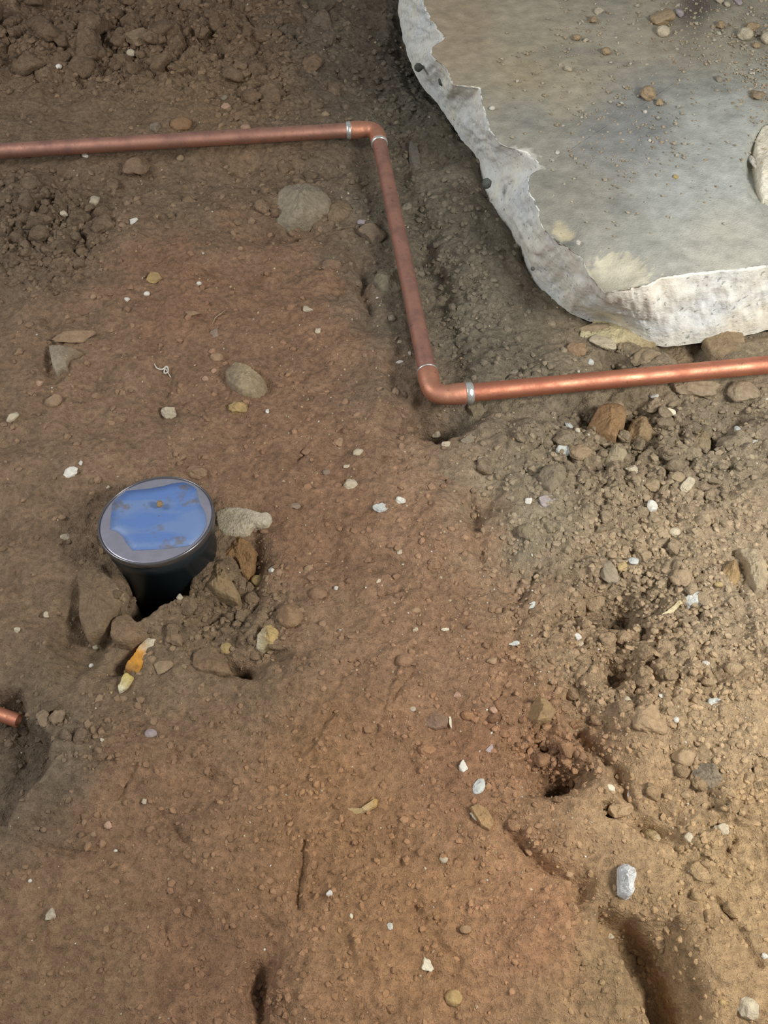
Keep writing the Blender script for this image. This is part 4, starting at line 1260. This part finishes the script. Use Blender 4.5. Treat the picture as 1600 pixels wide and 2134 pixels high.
# stones lying on the slab
ON_SLAB = [
    (1376, 46, 46, 34, 10, 'angular', 'tan', 'tan angular stone on top of the slab'),
    (1380, 73, 28, 22, 0, 'round', 'pale', 'pale round pebble touching the tan angular stone on slab'),
    (1349, 203, 34, 28, -15, 'round', 'tan', 'tan pebble alone in the middle of the slab'),
    (1373, 216, 16, 14, 0, 'lump', 'tan', 'tiny tan pebble right of the tan pebble mid-slab'),
    (1497, 167, 14, 16, 0, 'lump', 'grey', 'small grey pebble on the right of the slab'),
    (1550, 80, 32, 26, 0, 'round', 'pale', 'beige oval pebble on the slab near the right edge'),
    (1565, 63, 34, 20, 0, 'lump', 'tan', 'tan pebble behind the beige oval pebble on the slab'),
    (1597, 88, 30, 26, 0, 'round', 'pale', 'beige pebble on the slab cut by the right edge'),
    (1574, 98, 16, 14, 0, 'lump', 'tan', 'small tan pebble between two beige ones on the slab'),
    (1247, 25, 22, 13, 0, 'plate', 'pale', 'pale flat chip on the upper left of the slab', 'stone_chip'),
    (1235, 46, 18, 16, 0, 'lump', 'tan', 'tan crumb below the pale flat chip on the slab'),
    (1220, 86, 13, 10, 0, 'angular', 'pale', 'pale chip on the left of the slab below the tan crumb', 'stone_chip'),
    (1200, 82, 18, 14, 0, 'lump', 'tan', 'tan lump left of the pale chip on the slab'),
    (1183, 147, 17, 13, 0, 'angular', 'pale', 'pale angular pebble on the left part of the slab'),
    (1262, 112, 22, 16, 0, 'lump', 'tan', 'tan lump on the slab right of the pale angular pebble'),
    (1415, 30, 17, 22, 0, 'angular', 'lav', 'bluish stone at the left of the dark stain on slab'),
    (1500, 57, 20, 18, 0, 'lump', 'tan', 'tan lump on the slab below the dark stain'),
    (1514, 13, 13, 12, 0, 'round', 'pale', 'pale pebble right of the dark stain on the slab'),
    (1498, 5, 18, 14, 0, 'lump', 'pale', 'pale lump at the top edge right of the dark stain'),
    (1537, 9, 16, 17, 0, 'angular', 'lav', 'bluish stone at the top right of the slab'),
    (1575, 205, 26, 30, 0, 'lump', 'tan', 'tan clod on the slab above the large cream stone', 'clod'),
    (1343, 236, 9, 8, 0, 'round', 'white', 'white grain right of the slab middle, topmost of its scatter', 'stone_chip'),
    (1353, 295, 7, 7, 0, 'round', 'white', 'white grain low in the scatter on the slab', 'stone_chip'),
    (1161, 319, 9, 11, 0, 'angular', 'white', 'white triangular chip on the slab near its left edge', 'stone_chip'),
    (1408, 370, 13, 8, 0, 'plate', 'yellow', 'yellowish flake on the smooth grey part of the slab', 'stone_chip'),
    (1025, 228, 14, 9, 25, 'round', 'white', 'white pebble on the slab beside its broken left edge'),
    (1204, 507, 10, 15, -20, 'angular', 'white', 'white chip in the chipped corner of the slab', 'stone_chip'),
]
for s in ON_SLAB:
    nm = s[8] if len(s) > 8 else 'stone'
    stone(*s[:8], name=nm, cat='clod' if nm == 'clod' else 'stone', z=ZT, sink=0.12)
outline_stone('rock', 'stone', 'large smooth cream stone set in a hollow of the slab', [(1583, 268), (1606, 262), (1650, 270), (1672, 340), (1650, 420), (1606, 418), (1588, 410), (1578, 390), (1574, 360), (1569, 330), (1570, 296)],
              [(238, 232, 214), (232, 222, 200), (238, 230, 208)], 0.030, 90, 0.5, 0.0, ZT - 0.012)
stone(1576, 352, 16, 66, 12, 'angular', 'white', 'white splinter against the large cream stone in the slab', name='stone_chip', z=ZT - 0.012, sink=0.1)
# dark pebbles cast into the slab's left face
for px, py, w, h in ((873, 141, 20, 17), (921, 168, 16, 22), (1014, 382, 20, 22), (905, 150, 12, 8), (1110, 560, 9, 9)):
    seed_n[0] += 1
    rg = np.random.default_rng(seed_n[0])
    pt = P(px, py, 0.055)
    v, f = rock_verts('round', 2, rg)
    o = link('aggregate_stone', mesh_np('aggregate_stone', v * np.array([w, h, h]) * depth_of(pt) / F, f), M_STONE, slab)
    o.location = pt
    o.color = (*lin((92, 94, 88)), 1)

# dirt and a scrap of root
stone(334, 1053, 14, 18, 20, 'round', 'yellow', 'yellow-brown crumb of earth lying on the blue lid film', name='clod', cat='clod', z=LID[2] + 0.002, sink=0.05)


def fibre(name, px_pts, z, rad, col, label, cat):
    pts = np.array([on_ground(a, b) + np.array([0, 0, z + dz]) for a, b, dz in px_pts])
    t = np.linspace(0, 1, len(pts))
    tt = np.linspace(0, 1, 40)
    sm = np.stack([np.interp(tt, t, pts[:, i]) for i in range(3)], -1)
    for _ in range(3):
        sm[1:-1] = 0.25 * sm[:-2] + 0.5 * sm[1:-1] + 0.25 * sm[2:]
    rr = rad * (0.5 + 0.5 * np.sin(np.pi * np.clip(tt, 0.05, 0.95)))
    o = link(name, tube_mesh(name, sm, rr, 8), M_STONE)
    o.color = (*lin(C[col]), 1)
    return tag(o, label, cat)


fibre('root_scrap', [(322, 760, 0), (328, 772, 0.002), (340, 776, 0.003), (350, 768, 0.004), (352, 780, 0.002), (342, 782, 0.001), (345, 772, 0.004), (356, 788, 0)], 0.001, 0.0011, 'white', 'crumpled white root fibre on smooth soil above the lid', 'root')
fibre('root_scrap', [(442, 676, 0), (449, 664, 0.001), (462, 656, 0.002), (470, 648, 0.001)], 0.0005, 0.0008, 'tan', 'thin curved tan root above the rough grey-brown rock', 'root')


# ------------------------------------------------------------------ clods of soil (pieces of the floor) and crumbs
PROTO = []
for k in range(10):
    r = np.random.default_rng(900 + k)
    v, f = rock_verts('lump' if k % 2 else 'angular', 3, r)
    PROTO.append(mesh_np('soil_clod', v, f))
    PROTO[-1].materials.append(M_CLOD)


def blocked(x, y, margin=0.0):
    """on the slab, in the drain or under a pipe"""
    u, v = pix(x, y, 0)
    b = poly_sd(u, v, slab_foot) < -4
    b |= np.hypot(x - LID[0], y - LID[1]) < 0.066 + margin
    for a, c in ((A0, A1), (A1, A2), (A2, A3)):
        b |= seg_dist(x, y, [a[:2], c[:2]]) < 0.012 + margin
    return b


def spread_px(px, py, rx, ry, n, r):
    return px + rx * r.normal(size=n) * 0.55, py + ry * r.normal(size=n) * 0.55


ZONES = [(200, 70, 330, 100, 80, 24, 62), (560, 110, 170, 150, 34, 20, 54), (90, 470, 140, 110, 40, 22, 56), (1340, 900, 300, 110, 62, 16, 56), (1380, 1080, 300, 150, 60, 12, 40),
         (1400, 1350, 280, 220, 46, 12, 40), (460, 1260, 140, 110, 38, 12, 40), (1150, 1570, 130, 120, 26, 12, 36), (1500, 1650, 150, 260, 30, 12, 42), (620, 420, 180, 60, 18, 12, 34),
         (180, 1520, 120, 60, 10, 12, 34), (570, 2090, 60, 50, 8, 12, 30), (1330, 2000, 100, 120, 12, 12, 34)]
r = np.random.default_rng(77)
cl = []
for px, py, rx, ry, n, s0, s1 in ZONES:
    a, b = spread_px(px, py, rx, ry, n, r)
    for u, v in zip(a, b):
        cl.append((u, v, s0 + (s1 - s0) * r.random() ** 2.0))
cl.sort(key=lambda t: -t[2])
count = 0
for u, v, s in cl:
    if not (-60 < u < 1660 and -60 < v < 2180) or count >= 290:
        continue
    p = on_ground(u, v)
    size = s * depth_of(p) / F
    if blocked(np.array([p[0]]), np.array([p[1]]), size * 0.55)[0]:
        continue
    o = bpy.data.objects.new('soil_clod', PROTO[int(r.integers(len(PROTO)))])
    COL.objects.link(o)
    o.parent = floor
    sz = size * r.uniform(0.55, 0.8)
    o.scale = (size * r.uniform(0.85, 1.2), size * r.uniform(0.85, 1.2), sz)
    o.location = (p[0], p[1], p[2] + sz * 0.02)
    o.rotation_euler = (r.uniform(-0.4, 0.4), r.uniform(-0.4, 0.4), r.uniform(0, 6.28))
    t = tint_at(np.array([u]), np.array([v]))[0] * r.uniform(0.88, 1.15)
    o.color = (*t, 1)
    count += 1


def scatter(name, n, sizes, base, colour, zones, seed, mat, sink, flat=0.7, on_slab=False):
    r = np.random.default_rng(seed)
    U_, V_ = [], []
    tot = sum(z[4] for z in zones)
    for px, py, rx, ry, k in zones:
        m = int(n * k / tot)
        if rx < 0:
            a, b = r.uniform(px, px - rx, m), r.uniform(py, py - ry, m)
        else:
            a, b = spread_px(px, py, rx, ry, m, r)
        U_.append(a)
        V_.append(b)
    u, v = np.concatenate(U_), np.concatenate(V_)
    ok = (u > -420) & (u < 2020) & (v > -60) & (v < 2400)
    u, v = u[ok], v[ok]
    s = sizes[0] + (sizes[1] - sizes[0]) * r.random(len(u)) ** 2.5
    if on_slab:
        inside = poly_sd(u, v, [t for t, _ in PAIRS] + [(2600, 500), (2600, -900)]) < -10
        u, v, s = u[inside], v[inside], s[inside]
        t = (CAMZ - ZT) / (SP - (1067 - v) / F * CP)
        x, y = (u - 800) / F * t, (CP + (1067 - v) / F * SP) * t
        z = np.full(len(x), ZT + 0.0005)
    else:
        z = np.zeros(len(u))
        for _ in range(6):
            t = (CAMZ - z) / (SP - (1067 - v) / F * CP)
            x, y = (u - 800) / F * t, (CP + (1067 - v) / F * SP) * t
            z = 0.5 * z + 0.5 * ground(x, y)
        z = ground(x, y)
        ok = ~blocked(x, y)
        u, v, s, x, y, z = u[ok], v[ok], s[ok], x[ok], y[ok], z[ok]
    d = y * CP + (CAMZ - z) * SP
    size = s * d / F * 0.5
    bv, bf = base
    m, k = len(x), len(bv)
    q = r.normal(size=(m, 4))
    q /= np.linalg.norm(q, axis=1)[:, None]
    w_, a, b, c = q.T
    R = np.stack([np.stack([1 - 2 * (b * b + c * c), 2 * (a * b - c * w_), 2 * (a * c + b * w_)], -1),
                  np.stack([2 * (a * b + c * w_), 1 - 2 * (a * a + c * c), 2 * (b * c - a * w_)], -1),
                  np.stack([2 * (a * c - b * w_), 2 * (b * c + a * w_), 1 - 2 * (a * a + b * b)], -1)], 1)
    vv = bv[None] * r.uniform(0.7, 1.2, (m, k, 1)) * r.uniform(0.6, 1.25, (m, 1, 3))
    vv = np.einsum('mij,mkj->mki', R, vv)
    vv[:, :, 2] *= flat
    vv = vv * size[:, None, None] + np.stack([x, y, z + size * flat * (0.5 - sink)], -1)[:, None, :]
    ff = bf[None] + (np.arange(m) * k)[:, None, None]
    me = mesh_np(name, vv.reshape(-1, 3), ff.reshape(-1, 3), False)
    cc = colour(u, v, r)
    set_color(me, 'tint', np.repeat(cc, k, 0))
    o = link(name, me, mat, slab if on_slab else floor)
    o['kind'] = 'stuff'
    return o


octa = (np.array([[1, 0, 0], [-1, 0, 0], [0, 1, 0], [0, -1, 0], [0, 0, 1], [0, 0, -1]], float),
        np.array([[0, 2, 4], [2, 1, 4], [1, 3, 4], [3, 0, 4], [2, 0, 5], [1, 2, 5], [3, 1, 5], [0, 3, 5]]))
ico1 = ICO[1]
scatter('soil_crumbs', 20000, (3, 19), ico1, lambda u, v, r: tint_at(u, v) * r.uniform(0.85, 1.3, (len(u), 1)),
        [(z[0], z[1], z[2] * 1.2, z[3] * 1.2, z[4] * 1.0) for z in ZONES] + [(0, 0, -1600, -2134, 230), (-420, 0, -420, -2300, 40), (1600, 700, -420, -1600, 60), (1350, 1250, 400, 420, 170), (960, 560, 110, 240, 40), (820, 190, 110, 160, 24), (700, 1750, 500, 300, 60)], 5, M_CRUMB, 0.42)


def grit_col(u, v, r):
    k = r.random((len(u), 1))
    return np.where(k < 0.55, lin((182, 154, 120)), np.where(k < 0.88, lin((196, 180, 152)), lin((216, 210, 196)))) * r.uniform(0.7, 1.05, (len(u), 1))


scatter('pale_grit', 3400, (2, 8), octa, grit_col,
        [(0, 0, -1600, -2134, 60), (1380, 1200, 330, 420, 45), (950, 1250, 320, 260, 22), (700, 800, 320, 300, 14), (1150, 1600, 260, 260, 20)], 6, M_CRUMB, 0.3)
scatter('slab_grit', 2400, (2, 11), octa, lambda u, v, r: 0.45 * grit_col(u, v, r) + 0.55 * lin((166, 158, 140)) * r.uniform(0.7, 1.25, (len(u), 1)),
        [(1300, 270, 130, 90, 40), (1230, 110, 160, 110, 35), (1480, 60, 190, 90, 90), (1570, 180, 60, 70, 40), (1040, 60, -560, -300, 30), (1300, 400, 260, 120, 18)], 8, M_CRUMB, 0.2, on_slab=True)
